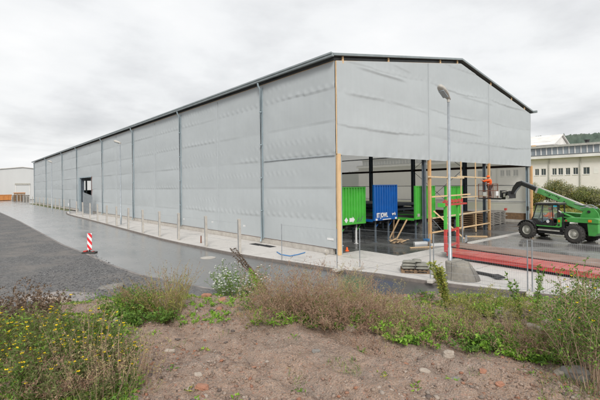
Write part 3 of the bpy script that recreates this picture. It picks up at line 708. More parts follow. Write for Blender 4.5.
# ------------------------------------------------------------------ swap bodies parked just inside the opening
def swap_body(u0,v0,z0,z1,m,label,text=None,L=7.2,W=2.5):
    e=empty('swap_body',(u0,v0,0),0,label,'container','swap bodies on legs inside the hall')
    # corrugated front wall
    H0,H1=z0+.02,z1;mb=MB();pts=[];nr=9;pw=(W-.16)/nr;x=.08
    for i in range(nr): pts+=[(x,0),(x+pw*.4,0),(x+pw*.5,.08),(x+pw*.9,.08)];x+=pw
    pts.append((W-.08,0));back=[(p[0],p[1]+.02) for p in pts[::-1]]
    mb.prism(pts+back,'z',H0+.22,H1-.06);mb.build('front_wall',m,e)
    mb=MB();mb.b2(0,.078,-.03,.12,H0,H1);mb.b2(W-.078,W,-.03,.12,H0,H1);mb.b2(.08,W-.08,-.02,.1,H1-.058,H1);mb.b2(.08,W-.08,-.025,.1,H0,H0+.22);mb.build('wall_frame',m,e,bevel=.01)
    mb=MB();mb.b2(.03,W-.03,.13,L,z0-.02,z0+.10);
    for k in range(9): mb.b2(.1,W-.1,.4+k*.8,.5+k*.8,z0-.16,z0-.025)
    mb.b2(.75,.9,.13,L,z0-.22,z0-.03);mb.b2(W-.9,W-.75,.13,L,z0-.22,z0-.03);mb.build('platform',M['dark'],e)
    mb=MB();mb.b2(0,.028,.13,L,z0-.05,z0+.12);mb.b2(W-.028,W,.13,L,z0-.05,z0+.12);mb.build('side_rail',m,e)
    for (x,y) in ((.55,.35),(W-.55,.35),(.55,L-.9),(W-.55,L-.9)):
        mb=MB();mb.b2(x-.045,x+.045,y-.045,y+.045,0.03,z0-.05);mb.b2(x-.1,x+.1,y-.1,y+.1,0,.03)
        lg=mb.build('leg',M['white'] if (u0<3 and y<1) else M['colsteel'],e)
        mb=MB();mb.bar((x+.05,y,z0-.45),(x+.42,y,z0-.1),.04);mb.build('leg_brace',m,lg)
    mb=MB()
    for x in (.12,W-.3): mb.b2(x,x+.18,-.045,-.031,H0+.02,H0+.14)
    if text: mb.build('corner_plate',M['white'],e)
    return e
def write(txt,size,loc,rot,m,parent,name='lettering',ext=.004,sx=1.,bold=0):
    c=bpy.data.curves.new(name,'FONT');c.body=txt;c.size=size;c.extrude=ext;c.offset=bold
    o=bpy.data.objects.new('tmp',c);COL.objects.link(o);bpy.context.view_layer.update()
    me=bpy.data.meshes.new_from_object(o.evaluated_get(bpy.context.evaluated_depsgraph_get()));bpy.data.objects.remove(o)
    me.materials.clear();me.materials.append(m)
    q=bpy.data.objects.new(name,me);COL.objects.link(q);q.parent=parent;q.location=loc;q.rotation_euler=rot;q.scale=(sx,1,1);return q
s1=swap_body(2.22,2.0,1.30,3.72,M['cgreen'],'bright green swap body nearest the hall corner with white marks low on its front wall')
s2=swap_body(4.98,1.5,1.45,3.84,M['cblue'],'blue swap body with white lettering along the bottom of its front wall',text=True)
s3=swap_body(8.34,.62,1.38,3.74,M['cgreen'],'green swap body directly behind the orange timber post in the middle')
s4=swap_body(12.1,.5,1.32,3.68,M['cgreen'],'green swap body farthest right behind the red and green stand')
write('IIT JOWL',.42,(.22,-.035,1.68),(PI/2,0,0),M['white'],s2,sx=.70,bold=.012)
write('web',.30,(1.86,-.035,1.76),(PI/2,0,0),M['white'],s2,sx=.8,bold=.008)
mb=MB();mb.b2(.85,1.75,-.04,-.030,1.50,1.55);mb.build('underline',M['white'],s2)
# marks on the first green wall: diamond, arrow box, scribble
mb=MB();mb.mi=0
mb.prism([(.45,1.62),(.62,1.44),(.79,1.62),(.62,1.80)],'y',-.03,-.022)
mb.prism([(.92,1.50),(1.22,1.50),(1.22,1.42),(1.42,1.62),(1.22,1.82),(1.22,1.74),(.92,1.74)],'y',-.03,-.022)
mb.build('white_mark',M['white'],s1)
mb=MB();mb.bar((1.6,-.028,1.46),(1.85,-.028,1.74),.01,.04);mb.bar((1.9,-.028,1.5),(2.2,-.028,1.8),.01,.04);mb.bar((1.6,-.028,1.5),(2.15,-.028,1.5),.01,.03);mb.build('dark_mark',M['colsteel'],s1)
mb=MB();mb.b2(.2,.5,-.04,-.03,1.6,1.8);mb.build('data_plate',M['rim'],s3)
# struts leaning near the third swap body
for i,(a,b) in enumerate((((8.25,1.25,1.38),(8.1,2.0,0)),((8.25,1.9,1.38),(8.1,2.6,0)),((8.25,2.35,1.38),(8.2,2.4,0)))):
    tag(MB().bar(a,b,.07,.09).build('leaning_strut',M['oldwood' if i==2 else 'timber']),'%s wooden strut propped under the dark deck right of the blue swap body'%['first','second','brown upright'][i],'strut','struts under the dark deck')
# long dark flat racks stacked deeper in the hall
for i,(u,v,z,W,L,l) in enumerate(((16.0,9,.6,6,9,'broad dark stack of steel decks deep inside the hall behind the middle columns'),(5.,13,.6,6,12,'dark stack of steel decks deep in the hall behind the blue swap body'))):
    e=empty('deck_stack',(u,v,0),0,l,'deck')
    if i<0:
        mb=MB();mb.b2(.03,W-.03,0,L,z-.2,z);mb.build('deck',M['dark'],e);mb=MB();mb.b2(0,W,-.04,-.001,z-.05,z+.08);mb.build('edge_rail',M['cgreen'],e)
        [MB().b2(x-.05,x+.05,y-.05,y+.05,0,z-.21).build('leg',M['colsteel'],e) for x in(.3,W-.3) for y in(.4,L-.4)]
    else:
        for k in range(4):
            mb=MB();mb.b2(0,W,0,L,.25+k*.5,.45+k*.5)
            for x in (.3,W/2,W-.3): mb.b2(x-.1,x+.1,.1,L-.1,.05+k*.5,.25+k*.5-.002)
            mb.build('deck',M['colsteel'],e)
# loose timber and pallets in the opening
e=empty('broken_pallet',(6.5,.75,0),.3,'low heap of broken pallet boards lying on the wet hall floor','boards')
for i in range(9):
    MB().bar((rnd.uniform(-.9,-.3),rnd.uniform(-.5,.5),.03+.018*i),(rnd.uniform(.4,1.1),rnd.uniform(-.5,.5),.03+.018*i),.1,.02).build('board',M['timber' if i%3 else 'oldwood'],e)
p0,p1=P(410,247.8,.05),P(434,246.6,.05)
tag(MB().bar(p0,p1,.12,.06).build('plank',M['timber']),'orange brown plank on the floor in front of the middle timber post','plank')
for i,(x,y) in enumerate(((420.5,244.3),(437,246))):
    p=P(x,y,.0);o=MB().b2(-.45,.45,-.12,.12,0,.16).build('foam_block',M['white'],bevel=.01);o.location=p;o.rotation_euler=(0,0,-.5);tag(o,['white block on the floor left of the middle timber post','white block on the floor right of the middle timber post'][i],'block','white blocks on the floor')
p=P(480,237,.04);tag(MB().bar(P(466,236.3,.04),P(487,236.3,.04),.2,.05).build('plank',M['timber']),'short pale plank on wet ground left of the boarded column','plank')
e=empty('board_stack',(19.3,2.6,0),-.05,'large stack of brown scaffold boards on bearers right of the red stand','boards')
for k in range(7):
    mb=MB()
    for i in range(9): mb.b2(-3.2+rnd.uniform(-.25,.1),1.6+rnd.uniform(-.2,.3),-1.1+i*.26,-1.1+i*.26+.23,.22+k*.16,.22+k*.16+.045)
    mb.build('board_layer',M['oldwood'],e)
    [MB().b2(x,x+.1,-1.15,1.2,.12+k*.16,.218+k*.16).build('bearer',M['timber'],e) for x in (-2.6,-.8,1.0)]
[MB().b2(x,x+.16,-1.2,1.2,0,.118).build('bearer',M['timber'],e) for x in (-2.6,-.8,1.0)]
e=empty('board_stack',(23.3,2.4,0),.1,'stack of grey metal planks under a tarpaulin edge left of the far corner column','boards')
for k in range(8):
    mb=MB()
    for i in range(6): mb.b2(-2.6+rnd.uniform(-.4,.1),1.9+rnd.uniform(-.5,.3),-1.+i*.33,-1.+i*.33+.3,.1+k*.15,.1+k*.15+.06)
    mb.build('board_layer',M['greywood'],e)
    [MB().b2(x,x+.1,-1.05,1.,.0+k*.15,.098+k*.15).build('bearer',M['greywood'],e) for x in (-1.9,0,1.3)]
mb=MB();mb.b2(1.5,1.9,-1.05,-.9,1.25,1.45);mb.build('end_marker',M['red'],e)
tag(MB().bar((23.5,3.9,.25),(26.4,4.2,.22),.5,.35).build('white_sheet_roll',M['white'],bevel=.08),'rolled white sheeting on the floor at the foot of the far wall','sheeting roll')
# red ramp plate
e=empty('red_plate',(0,0,0),0,'long wet red steel platform lying along the concrete forecourt','platform')
mb=MB();mb.prism([(3.42,-4.45),(4.88,-3.6),(3.6,-16),(2.3,-16)],'z',.30,.345);mb.build('deck_plate',M['redwet_sheen'],e,bevel=.006)
mb=MB();mb.prism([(3.44,-4.5),(3.54,-4.5),(2.42,-16),(2.32,-16)],'z',.13,.298);mb.prism([(4.76,-3.7),(4.85,-3.7),(3.57,-16),(3.48,-16)],'z',.13,.298);mb.build('side_beam',M['red'],e)
mb=MB()
mb.prism([(3.55,-4.5),(4.7,-3.8),(3.4,-16),(2.45,-16)],'z',.005,.29);mb.build('underframe',M['dark'],e)
for i in range(12): MB().b2(3.5-i*.097,4.6-i*.1,-5.0-i*.95,-4.96-i*.95,.346,.352).build('weld_seam',M['red'],e)
e=empty('rust_plate',(0,0,0),0,'long brown rusty platform lying behind the red one','platform')
M['rustplate']=mat('worn_brown_deck',(.34,.235,.19),(.24,.15,.115),.45,0,1.2,rough2=.7,grime=.3)
mb=MB();mb.prism([(6.7,-2.5),(8.4,-2.0),(7.25,-16),(4.95,-16)],'z',.11,.15);mb.build('deck_plate',M['rustplate'],e)
mb=MB();mb.prism([(6.72,-2.6),(6.85,-2.6),(5.1,-16),(4.97,-16)],'z',0.005,.108);mb.prism([(8.2,-2.3),(8.32,-2.3),(7.2,-16),(7.1,-16)],'z',0.005,.108);mb.build('side_beam',M['dark'],e)
# red and green stand at its end
e=empty('steel_stand',(0,0,0),0,'red and green steel end frame standing up from the red platform','end frame')
LA=P(445.8,251.8,.35);LB=P(457.9,248.0,.35)
d=(LB-LA).normalized()
for q in (LA,LB):
    mb=MB();mb.bar(q,q+U3*1.15,.14,.12);lg=mb.build('leg',M['red'],e,bevel=.01)
    mb=MB();mb.bar(q+U3*1.152,q+U3*2.35,.14,.12);mb.build('upper_leg',M['cgreen'],lg,bevel=.01)
MB().bar(LA+U3*.28+d*.1,LB+U3*.28-d*.1,.09,.10).build('crossbar',M['red'],e)
MB().bar(LA+U3*1.05+d*.1,LB+U3*1.05-d*.1,.12,.11).build('crossbar',M['red'],e)
MB().bar(LA+U3*2.42-d*.35,LB+U3*2.40+d*1.0,.30,.09).build('top_beam',M['red'],e)
MB().bar(LA+U3*2.56-d*.2,LB+U3*2.56+d*.5,.12,.09).build('top_beam',M['red'],e)
for t in (0,.35,.7,1.05,1.4,1.75): MB().bar(LA+d*t*1.3+U3*2.48,LA+d*t*1.3+U3*2.68,.07,.09).build('lug',M['red'],e)
MB().bar(LA+U3*2.42-d*.6,LA+U3*2.42-d*.36,.30,.2).build('end_cap',M['cgreen'],e)
q=P(462.6,243.5);mb=MB();mb.cyl(q,q+U3*2.5,.045,n=8);mb.cyl(q,q+U3*.02,.14,n=8)
tag(mb.build('steel_prop',M['steel']),'thin grey steel prop standing right of the red and green end frame','prop')
p=P(466,244.5);e2=empty('wheel_bracket',p,.4,'small grey wheeled bracket on the ground at the foot of the steel prop','bracket')
mb=MB();mb.b2(-.5,.5,-.05,.05,.2,.28);mb.b2(-.5,-.42,-.05,.05,.28,.5);mb.b2(.3,.36,-.05,.05,.28,.55);mb.build('bracket_bar',M['steel'],e2)
for x in (-.4,.4): MB().cyl((x,-.04,.11),(x,.04,.11),.11,n=14).build('wheel',M['rubber'],e2)
a,b=P(472,271.5,.06),P(499,276.8,.05)
mb=MB();mb.bar(a,b,.16,.10);mb.bar(P(494,274.8,.09),P(501,277.8,.09),.35,.06)
tag(mb.build('steel_bar',M['black']),'dark steel bar lying on the pale forecourt right of the lamp base','bar')
# orange foot thing at the corner post
tag(MB().lathe((0,0,0),[(.12,0),(.12,.03),(.07,.05),(.04,.22),(0,.23)],n=14).build('traffic_cone',M['orange']),'small orange cone at the foot of the corner post inside the opening','cone').location=P(347,251)
tag(MB().cyl((0,0,0),(0,.12,0),.14,n=18).build('cable_ring',M['concrete']),'round grey disc leaning on the plinth near the hall corner','disc').location=Vector((-.22,.55,.15))
# ------------------------------------------------------------------ telehandler
TH=math.radians(78.2)
te=empty('telehandler',(14.89,-7.46,.004),TH,'green telescopic handler with its boom raised towards the gable','telehandler')
def wheel(x,y,steer=0):
    t=MB();R=.60;s=1 if y>0 else -1
    t.lathe((0,0,0),[(.33,-.19),(.50,-.20),(.56,-.17),(.585,-.1),(.585,.1),(.56,.17),(.50,.20),(.33,.19)],'y',32)
    for i in range(20):
        a=2*PI*i/20
        for sd in (-1,1):
            aa=a+(PI/20 if sd>0 else 0);c=Vector((math.cos(aa)*.582,sd*.09,math.sin(aa)*.582))
            q=Matrix.Rotation(-aa,3,'Y')@Matrix.Rotation(sd*.5,3,'X');t.box(c,(.05,.2,.055),q)
    w_=t.build('wheel',M['rubber'],te);w_.location=(x,y,.60);w_.rotation_euler=(0,0,steer)
    r=MB();r.lathe((0,0,0),[(.335,-.17*s),(.335,.13*s),(.30,.165*s),(.27,.10*s),(.17,.04*s),(.16,.12*s),(.10,.16*s),(0,.165*s)],'y',24)
    for i in range(8):
        a=2*PI*i/8;r.cyl((math.cos(a)*.135,.12*s,math.sin(a)*.135),(math.cos(a)*.135,.165*s,math.sin(a)*.135),.018,n=6)
    r.build('rim',M['rim'],w_,fix=True);return w_
wheel(0,.95);wheel(0,-.95);wheel(3.05,.95,-.05);wheel(3.05,-.95,-.05)
mb=MB();mb.prism([(-1.1,.62),(-.9,.5),(3.5,.5),(3.7,.7),(3.7,1.0),(3.2,1.1),(-1.1,1.1)],'y',-.42,.42);mb.build('chassis',M['black'],te,bevel=.03)
for x in (0,3.05): MB().cyl((x,-.8,.6),(x,.8,.6),.13,n=12).build('axle',M['black'],te)
# rear counterweight / engine cover
mb=MB();mb.prism([(-1.35,.75),(-1.1,.55),(-.78,.55),(-.72,1.25),(-.72,1.32),(-1.35,1.32)],'y',-.98,.98);mb.build('counterweight',M['mgreen'],te,bevel=.04)
mb=MB();mb.prism([(-1.40,1.33),(.62,1.33),(.62,1.42),(.35,1.62),(-1.15,1.66),(-1.40,1.58)],'y',.45,1.04);mb.build('rear_mudguard',M['mgreen'],te,bevel=.03)
mb=MB();mb.prism([(-1.40,1.33),(2.2,1.33),(2.3,1.45),(1.8,1.85),(-1.15,1.75),(-1.40,1.58)],'y',-1.04,-.45);mb.build('engine_cover',M['mgreen'],te,bevel=.03)
for y in (.8,-.8):
    MB().b2(-1.44,-1.40,y-.1,y+.1,1.4,1.52).build('tail_light',M['yellowlamp'],te)
MB().b2(-1.02,-.82,1.04,1.06,1.4,1.55).build('side_marker',M['yellowlamp'],te,bevel=.01)
MB().b2(.40,.52,1.04,1.055,1.36,1.46).build('side_marker',M['red'],te)
MB().b2(-.70,.0,.35,.6,.75,1.3).build('hydraulic_block',M['black'],te,bevel=.03);MB().b2(.62,.95,.3,.95,.62,1.3).build('hydraulic_tank',M['black'],te,bevel=.03)
# sill, step, tank
mb=MB();mb.prism([(.78,.98),(.9,.92),(2.35,.92),(2.42,1.0),(1.15,1.0),(1.02,1.12),(1.02,1.55),(.78,1.62)],'y',.90,1.06);mb.build('cab_sill',M['mgreen'],te,bevel=.02)
MB().b2(.82,.94,1.06,1.08,1.28,1.44).build('side_marker',M['yellowlamp'],te)
MB().cyl((.9,1.055,1.1),(.9,1.075,1.1),.07,n=14).build('filler_cap',M['black'],te)
mb=MB();mb.b2(.7,2.35,.42,.95,.45,.90);mb.build('fuel_tank',M['black'],te,bevel=.05)
mb=MB();mb.b2(.9,2.3,.96,1.05,.66,.74);mb.b2(1.3,1.8,.96,1.1,.42,.46);mb.build('step',M['rim'],te)
# front mudguards
for s in (1,-1):
    pts=[];
    for r in (.70,.66):
        A=[math.radians(a) for a in range(20,165,12)]
        pts+=[(3.05+r*math.cos(a),.60+r*math.sin(a)) for a in (A if r>.68 else A[::-1])]
    mb=MB();mb.prism(pts,'y',s*.74,s*1.14) if s>0 else mb.prism(pts,'y',-1.14,-.74);mb.build('front_mudguard',M['black'],te)
# cab
side=[(.95,.95),(2.30,.95),(2.72,1.38),(2.62,1.55),(2.38,2.36),(1.0,2.40)]
cab=MB();cab.prism([(.97,.97),(2.28,.97),(2.70,1.36),(2.62,1.42),(1.0,1.42)],'y',.20,.36);
cab.b2(1.0,2.55,.22,1.0,.93,.99)
cabo=cab.build('cab',M['black'],te,bevel=.01)
for y in (.24,1.0):
    mb=MB()
    for a,b in zip(side,side[1:]+side[:1]): mb.bar((a[0],y,a[1]),(b[0],y,b[1]),.06,.06)
    mb.bar((1.28,y,.98),(1.34,y,2.38),.05,.05);mb.bar((2.0,y,1.0),(1.98,y,2.36),.035,.035) if y>.5 else None
    mb.build('cab_frame',M['black'],cabo)
mb=MB()
for q in side: mb.bar((q[0],.26,q[1]),(q[0],.98,q[1]),.05,.05)
mb.build('cab_crossbar',M['black'],cabo)
mb=MB();mb.prism([(2.70,1.37),(2.36,2.33),(2.35,2.33),(2.69,1.37)],'y',.27,.97);mb.build('windscreen',M['glass'],cabo)
mb=MB();mb.prism([(1.36,1.5),(2.0,1.2),(2.60,1.5),(2.36,2.33),(1.38,2.35)],'y',1.0,1.008);mb.build('door_window',M['glass'],cabo)
mb=MB();mb.prism([(1.02,1.5),(1.30,1.5),(1.33,2.35),(1.02,2.37)],'y',1.0,1.008);mb.build('side_window',M['glass'],cabo)
mb=MB();mb.prism([(1.34,1.02),(2.26,1.02),(2.62,1.38),(2.58,1.46),(2.0,1.14),(1.36,1.46)],'y',.985,1.03);mb.build('door',M['black'],cabo,bevel=.01)
MB().cyl((1.62,1.03,1.28),(1.62,1.04,1.28),.10,n=16).build('round_sticker',M['white'],cabo)
mb=MB();mb.prism([(.88,2.41),(2.5,2.37),(2.55,2.42),(2.4,2.50),(1.0,2.53),(.88,2.49)],'y',.15,1.1);mb.build('cab_roof',M['rubber'],cabo,bevel=.03)
mb=MB();mb.prism([(.95,2.53),(2.3,2.50),(2.3,2.52),(.95,2.55)],'y',.2,1.05);mb.build('roof_guard',M['rim'],cabo)
MB().b2(1.0,1.2,1.1,1.13,2.28,2.36).build('window_sticker',mat('cyan_label',(.02,.5,.75),None,.4),cabo)
MB().b2(.9,1.5,.4,.95,1.0,1.18).build('seat',M['black'],cabo,bevel=.04);MB().box((1.02,.62,1.5),(.12,.5,.7),Matrix.Rotation(-.15,3,'Y')).build('seat_back',M['black'],cabo,bevel=.04)
MB().bar((2.42,.62,1.0),(2.15,.62,1.62),.05).build('steering_column',M['black'],cabo)
mb=MB();
tp=[(2.13+.17*math.cos(a)*.45,.62+.17*math.sin(a),1.64+.17*math.cos(a)*.9) for a in np.linspace(0,2*PI,17)];mb.tube(tp,.015,6);mb.build('steering_wheel',M['black'],cabo)
mb=MB();mb.bar((2.5,1.02,2.1),(2.85,1.25,2.12),.02);mb.b2(2.83,2.87,1.18,1.36,1.95,2.25);mb.build('mirror',M['black'],te)
mb=MB();mb.b2(2.45,2.52,.35,.5,2.36,2.46);mb.b2(2.45,2.52,.8,.95,2.36,2.46);mb.build('work_light',M['rim'],te)
mb=MB();mb.prism([(2.6,1.0),(3.75,1.0),(3.75,1.12),(2.75,1.42)],'y',-.4,.4);mb.build('bonnet',M['black'],te,bevel=.02)
for y in (.5,-.5): MB().b2(3.68,3.76,y-.09,y+.09,1.02,1.18).build('headlight',M['clere'],te,bevel=.01)
# boom
B0=Vector((-.55,-.02,1.98));B1=Vector((4.25,-.02,3.90));bd=(B1-B0).normalized();bn=Vector((-bd.z,0,bd.x))
q=Matrix((bd,Vector((0,1,0)),bn)).transposed()
L1=3.75
mb=MB();mb.box(B0+bd*(L1/2),(L1,.34,.38),q);bo=mb.build('boom',mat('dusty_boom_green',(.13,.39,.13),(.085,.30,.085),.5,0,2,grime=.45),te,bevel=.035)
mb=MB();mb.box(B0+bd*(L1/2+.05)+bn*.205,(L1-.2,.30,.03),q);mb.box(B0+bd*(L1-.06),(.14,.37,.43),q);mb.build('boom_top_rail',M['boomtop'] if 'boomtop' in M else M['rim'],bo)
mb=MB();mb.box(B0+bd*(L1+.68),(1.4,.24,.26),q);mb.build('inner_boom',M['black'],bo,bevel=.02)
mb=MB();mb.box(B0+bd*(L1+.66)+bn*.18,(1.4,.10,.035),q);mb.build('hose_track',M['steel'],bo)
mb=MB()
for t,h in ((1.7,-.02),(2.1,.03),(2.75,.02)): mb.cyl(B0+bd*t+bn*h+Vector((0,.18,0)),B0+bd*t+bn*h+Vector((0,.20,0)),.04,n=10)
mb.build('boom_bolt',M['black'],bo)
for t in (1.15,1.55,1.95): pass
# dark lettering along the side of the boom (unreadable at this distance)
mb=MB();rl=random.Random(8);t=2.05
while t<3.15:
    h=.05+.05*rl.random();mb.box(B0+bd*t+bn*(.10+rl.uniform(-.01,.01))+Vector((0,.182,0)),(.035+.05*rl.random(),.004,h),q);t+=.11+rl.random()*.03
mb.build('boom_lettering',M['black'],bo)
# pivot tower and lift gear
mb=MB();mb.prism([(-1.15,1.35),(.1,1.35),(.0,1.75),(-.28,2.2),(-.75,2.25),(-1.0,1.95)],'y',.20,.27);mb.prism([(-1.15,1.35),(.1,1.35),(.0,1.75),(-.28,2.2),(-.75,2.25),(-1.0,1.95)],'y',-.31,-.24);mb.build('boom_tower',M['mgreen'],te,bevel=.01)
MB().cyl((-.5,-.36,2.0),(-.5,.33,2.0),.085,n=14).build('boom_pin',M['black'],te)
mb=MB();mb.cyl((-.2,.34,1.35),(1.1,.34,1.85),.075,n=12);mb.cyl((-.15,.34,1.45),(1.35,.33,1.60),.05,n=8);lc=mb.build('lift_cylinder',M['mgreen'],te)
MB().cyl((1.1,.34,1.85),(2.0,.34,2.35),.05,n=10).build('piston_rod',M['white'],lc)
mb=MB();mb.tube([(-.9,.1,2.25),(-.6,.15,2.42),(-.1,.16,2.38),(.4,.15,2.48)],.035,8);mb.tube([(-.95,.2,2.2),(-.5,.3,2.33),(.0,.3,2.2)],.03,8);mb.build('hydraulic_hose',M['steel'],te)
# gooseneck and quick hitch
G0=B0+bd*(L1+1.36)
mb=MB();mb.prism([(G0.x-.1,G0.z+.13),(G0.x+.2,G0.z+.06),(G0.x+.50,G0.z-.30),(G0.x+.66,G0.z-.74),(G0.x+.46,G0.z-.84),(G0.x+.27,G0.z-.42),(G0.x-.1,G0.z-.14)],'y',-.17,.13);gn=mb.build('gooseneck',M['black'],bo,bevel=.02)
mb=MB();mb.cyl((G0.x+.05,-.02,G0.z-.3),(G0.x+.5,-.02,G0.z-.8),.06,n=10);mb.build('tilt_cylinder',M['steel'],gn)
hx,hz=G0.x+.75,G0.z-.95
mb=MB();mb.b2(hx-.12,hx+.02,-.45,.45,hz-.2,hz+.32);mb.cyl((hx+.1,0,hz-.05),(hx+.1,0,hz+.35),.20,n=14);mb.b2(hx+.05,hx+.55,-.3,.3,hz-.22,hz-.02);mb.cyl((hx+.4,-.35,hz+.1),(hx+.4,.3,hz+.1),.13,n=12);mb.b2(hx+.5,hx+.62,-.38,.38,hz-.15,hz+.4);mb.build('quick_hitch',M['black'],te,bevel=.015)
mb=MB();mb.cyl((hx+.02,.3,hz+.35),(hx+.5,.28,hz+.25),.05,n=8);mb.cyl((hx-.05,.46,hz-.1),(hx-.05,.5,hz-.1),.13,n=12);mb.b2(hx+.2,hx+.35,.31,.36,hz-.1,hz+.15);mb.build('hitch_fitting',M['rim'],te)
# work platform
WX,WZ=6.85,2.74
wp=MB();wp.b2(WX-.45,WX+.45,-.60,.60,WZ-.10,WZ-.03);wp.b2(hx+.62,WX-.45,-.3,-.2,WZ-.12,WZ-.02);wp.b2(hx+.62,WX-.45,.2,.3,WZ-.12,WZ-.02)
wpo=wp.build('work_platform',M['black'],te,bevel=.01)
mb=MB()
cs=[(WX-.43,-.58),(WX+.43,-.58),(WX+.43,.58),(WX-.43,.58)]
for z in (.55,1.08):
    for a,b in zip(cs,cs[1:]+cs[:1]): mb.bar((*a,WZ+z),(*b,WZ+z),.04,.04)
for a in cs+[(WX-.43,0),(WX+.43,0)]: mb.bar((*a,WZ-.05),(*a,WZ+1.08),.04,.04)
mb.build('guard_rail',M['rust'],wpo)
mb=MB();mesh_panel(mb,Vector((WX-.43,.58,0)),Vector((WX+.43,.58,0)),WZ,WZ+.55,.06,.06,.004);mesh_panel(mb,Vector((WX-.43,-.58,0)),Vector((WX-.43,.58,0)),WZ,WZ+1.05,.06,.06,.004);mb.build('guard_mesh',M['rust'],wpo,fix=False)
mb=MB();mb.b2(WX-.47,WX-.45,-.6,-.3,WZ+.15,WZ+.5);mb.b2(WX-.3,WX+.0,.605,.615,WZ+.15,WZ+.45);mb.build('notice_plate',M['white'],wpo)
# ------------------------------------------------------------------ people
def skin(name,pts,edges,m,parent,sub=2):
    me=bpy.data.meshes.new(name);me.from_pydata([p[0] for p in pts],edges,[]);o=bpy.data.objects.new(name,me);COL.objects.link(o);o.parent=parent
    s=o.modifiers.new('skin','SKIN');s.use_smooth_shade=True
    for i,p in enumerate(pts):
        r=p[1] if hasattr(p[1],'__len__') else (p[1],p[1]);me.skin_vertices[0].data[i].radius=r
    me.skin_vertices[0].data[0].use_root=True
    o.modifiers.new('sub','SUBSURF').levels=sub;o.modifiers['sub'].render_levels=sub;me.materials.append(m);return o
def chain(pts): return [(i,i+1) for i in range(len(pts)-1)]
def person(label,loc,rz,J,jacket,trousers,seated=False):
    """local: +X facing, +Y left. J: joint dict"""
    e=empty('person',loc,rz,label,'person')
    pts=[];ed=[]
    def add(c,r,par=None):
        pts.append((c,r));
        if par is not None: ed.append((par,len(pts)-1))
        return len(pts)-1
    pel=add(J['pelvis'],.13);ch=add(J['chest'],(.15,.12),pel);nk=add(J['neck'],.058,ch)
    N_=Vector(J['neck']);hdv=Vector(J['head'])-N_;h1=add(tuple(N_+hdv*.45),.082,nk);h2=add(J['head'],.105,h1);h3=add(tuple(N_+hdv*1.5),.07,h2)
    nose=Vector(J['head'])+Vector((.105,0,-.01));add(tuple(nose),.017,h2)
    for s in ('l','r'):
        sgn=1 if s=='l' else -1
        a=add(J['sho_'+s],.062,ch);b=add(J['elb_'+s],.045,a);c=add(J['wri_'+s],.031,b)
        W=Vector(J['wri_'+s]);d=(W-Vector(J['elb_'+s])).normalized();side_=Vector((0,0,1)) if abs(d.z)<.8 else Vector((0,1,0))
        pm=add(tuple(W+d*.07),(.04,.02),c)
        for k in range(4):
            off=side_*(.028-.019*k);L_=(.075,.085,.08,.062)[k]
            f1=add(tuple(W+d*(.10+.01)+off),.0095,pm);f2=add(tuple(W+d*(.11+L_*.5)+off+Vector((0,-sgn*.02,-.006))),.009,f1);add(tuple(W+d*(.11+L_*.75)+off+Vector((0,-sgn*.045,-.012))),.008,f2)
        th=add(tuple(W+d*.04+side_*.04),.012,c);add(tuple(W+d*.09+side_*.06+Vector((0,-sgn*.02,0))),.010,th)
        a=add(J['hip_'+s],.09,pel);b=add(J['kne_'+s],.06,a);c=add(J['ank_'+s],.042,b);add(J['toe_'+s],.035,c)
    skin('body',pts,ed,M['skin'],e,2)
    # jacket
    pts=[(tuple(Vector(J['pelvis'])-Vector((0,0,.0 if seated else .10))),(.18,.155)),(J['chest'],(.215,.165)),(tuple(Vector(J['chest'])*.45+Vector(J['neck'])*.55),.115)];ed=[(0,1),(1,2)]
    for s in ('l','r'):
        i=len(pts);W=Vector(J['elb_'+s]).lerp(Vector(J['wri_'+s]),.9);pts+=[(J['sho_'+s],.105),(J['elb_'+s],.085),(tuple(W),.066)];ed+=[(1,i),(i,i+1),(i+1,i+2)]
    skin('jacket',pts,ed,jacket,e,2)
    mid=Vector(J['pelvis']).lerp(Vector(J['chest']),.55)
    MB().lathe((0,0,0),[(.196,-.03),(.20,0),(.196,.03)],n=20).build('reflective_band',M['white'],e).location=mid
    pts=[(J['pelvis'],.15)];ed=[]
    for s in ('l','r'):
        i=len(pts);pts+=[(J['hip_'+s],.112),(J['kne_'+s],.082),(tuple(Vector(J['ank_'+s])+Vector((0,0,.03))),.066)];ed+=[(0,i),(i,i+1),(i+1,i+2)]
    skin('trousers',pts,ed,trousers,e,2)
    for s in ('l','r'):
        A,T=Vector(J['ank_'+s]),Vector(J['toe_'+s]);skin('boot',[(tuple(A+Vector((-.05,0,-.02))),.05),(tuple(A.lerp(T,.5)+Vector((0,0,-.01))),.05),(tuple(T+Vector((.03,0,-.005))),.04)],[(0,1),(1,2)],M['black'],e,1)
    H=Vector(J['head'])
    mb=MB();mb.lathe(H+Vector((-.005,0,.02)),[(.150,0),(.125,.005),(.122,.05),(.10,.105),(.05,.135),(0,.142)],n=20);mb.b2(H.x+.09,H.x+.18,H.y-.07,H.y+.07,H.z+.018,H.z+.028);mb.build('helmet',M['orange'],e)
    mb=MB()
    for y in (-.035,.035): mb.box(H+Vector((.098,y,.02)),(.012,.022,.012))
    mb.box(H+Vector((.098,0,-.06)),(.01,.045,.008));mb.build('face',M['trouser'],e)
    mb=MB();mb.lathe(H+Vector((-.02,0,-.05)),[(.09,0),(.108,.03),(.11,.07)],n=16);mb.build('hair',M['bark'],e)
    return e
J=dict(pelvis=(0,0,.95),chest=(.05,0,1.30),neck=(.09,0,1.50),head=(.13,0,1.64),
 sho_l=(.08,.19,1.42),elb_l=(.36,.20,1.38),wri_l=(.62,.10,1.40),sho_r=(.08,-.19,1.42),elb_r=(.33,-.22,1.30),wri_r=(.56,-.14,1.42),
 hip_l=(0,.10,.92),kne_l=(.05,.12,.50),ank_l=(-.02,.13,.09),toe_l=(.13,.14,.04),hip_r=(0,-.10,.92),kne_r=(.0,-.12,.50),ank_r=(-.08,-.12,.09),toe_r=(.08,-.14,.04))
ct,st=math.cos(TH),math.sin(TH)
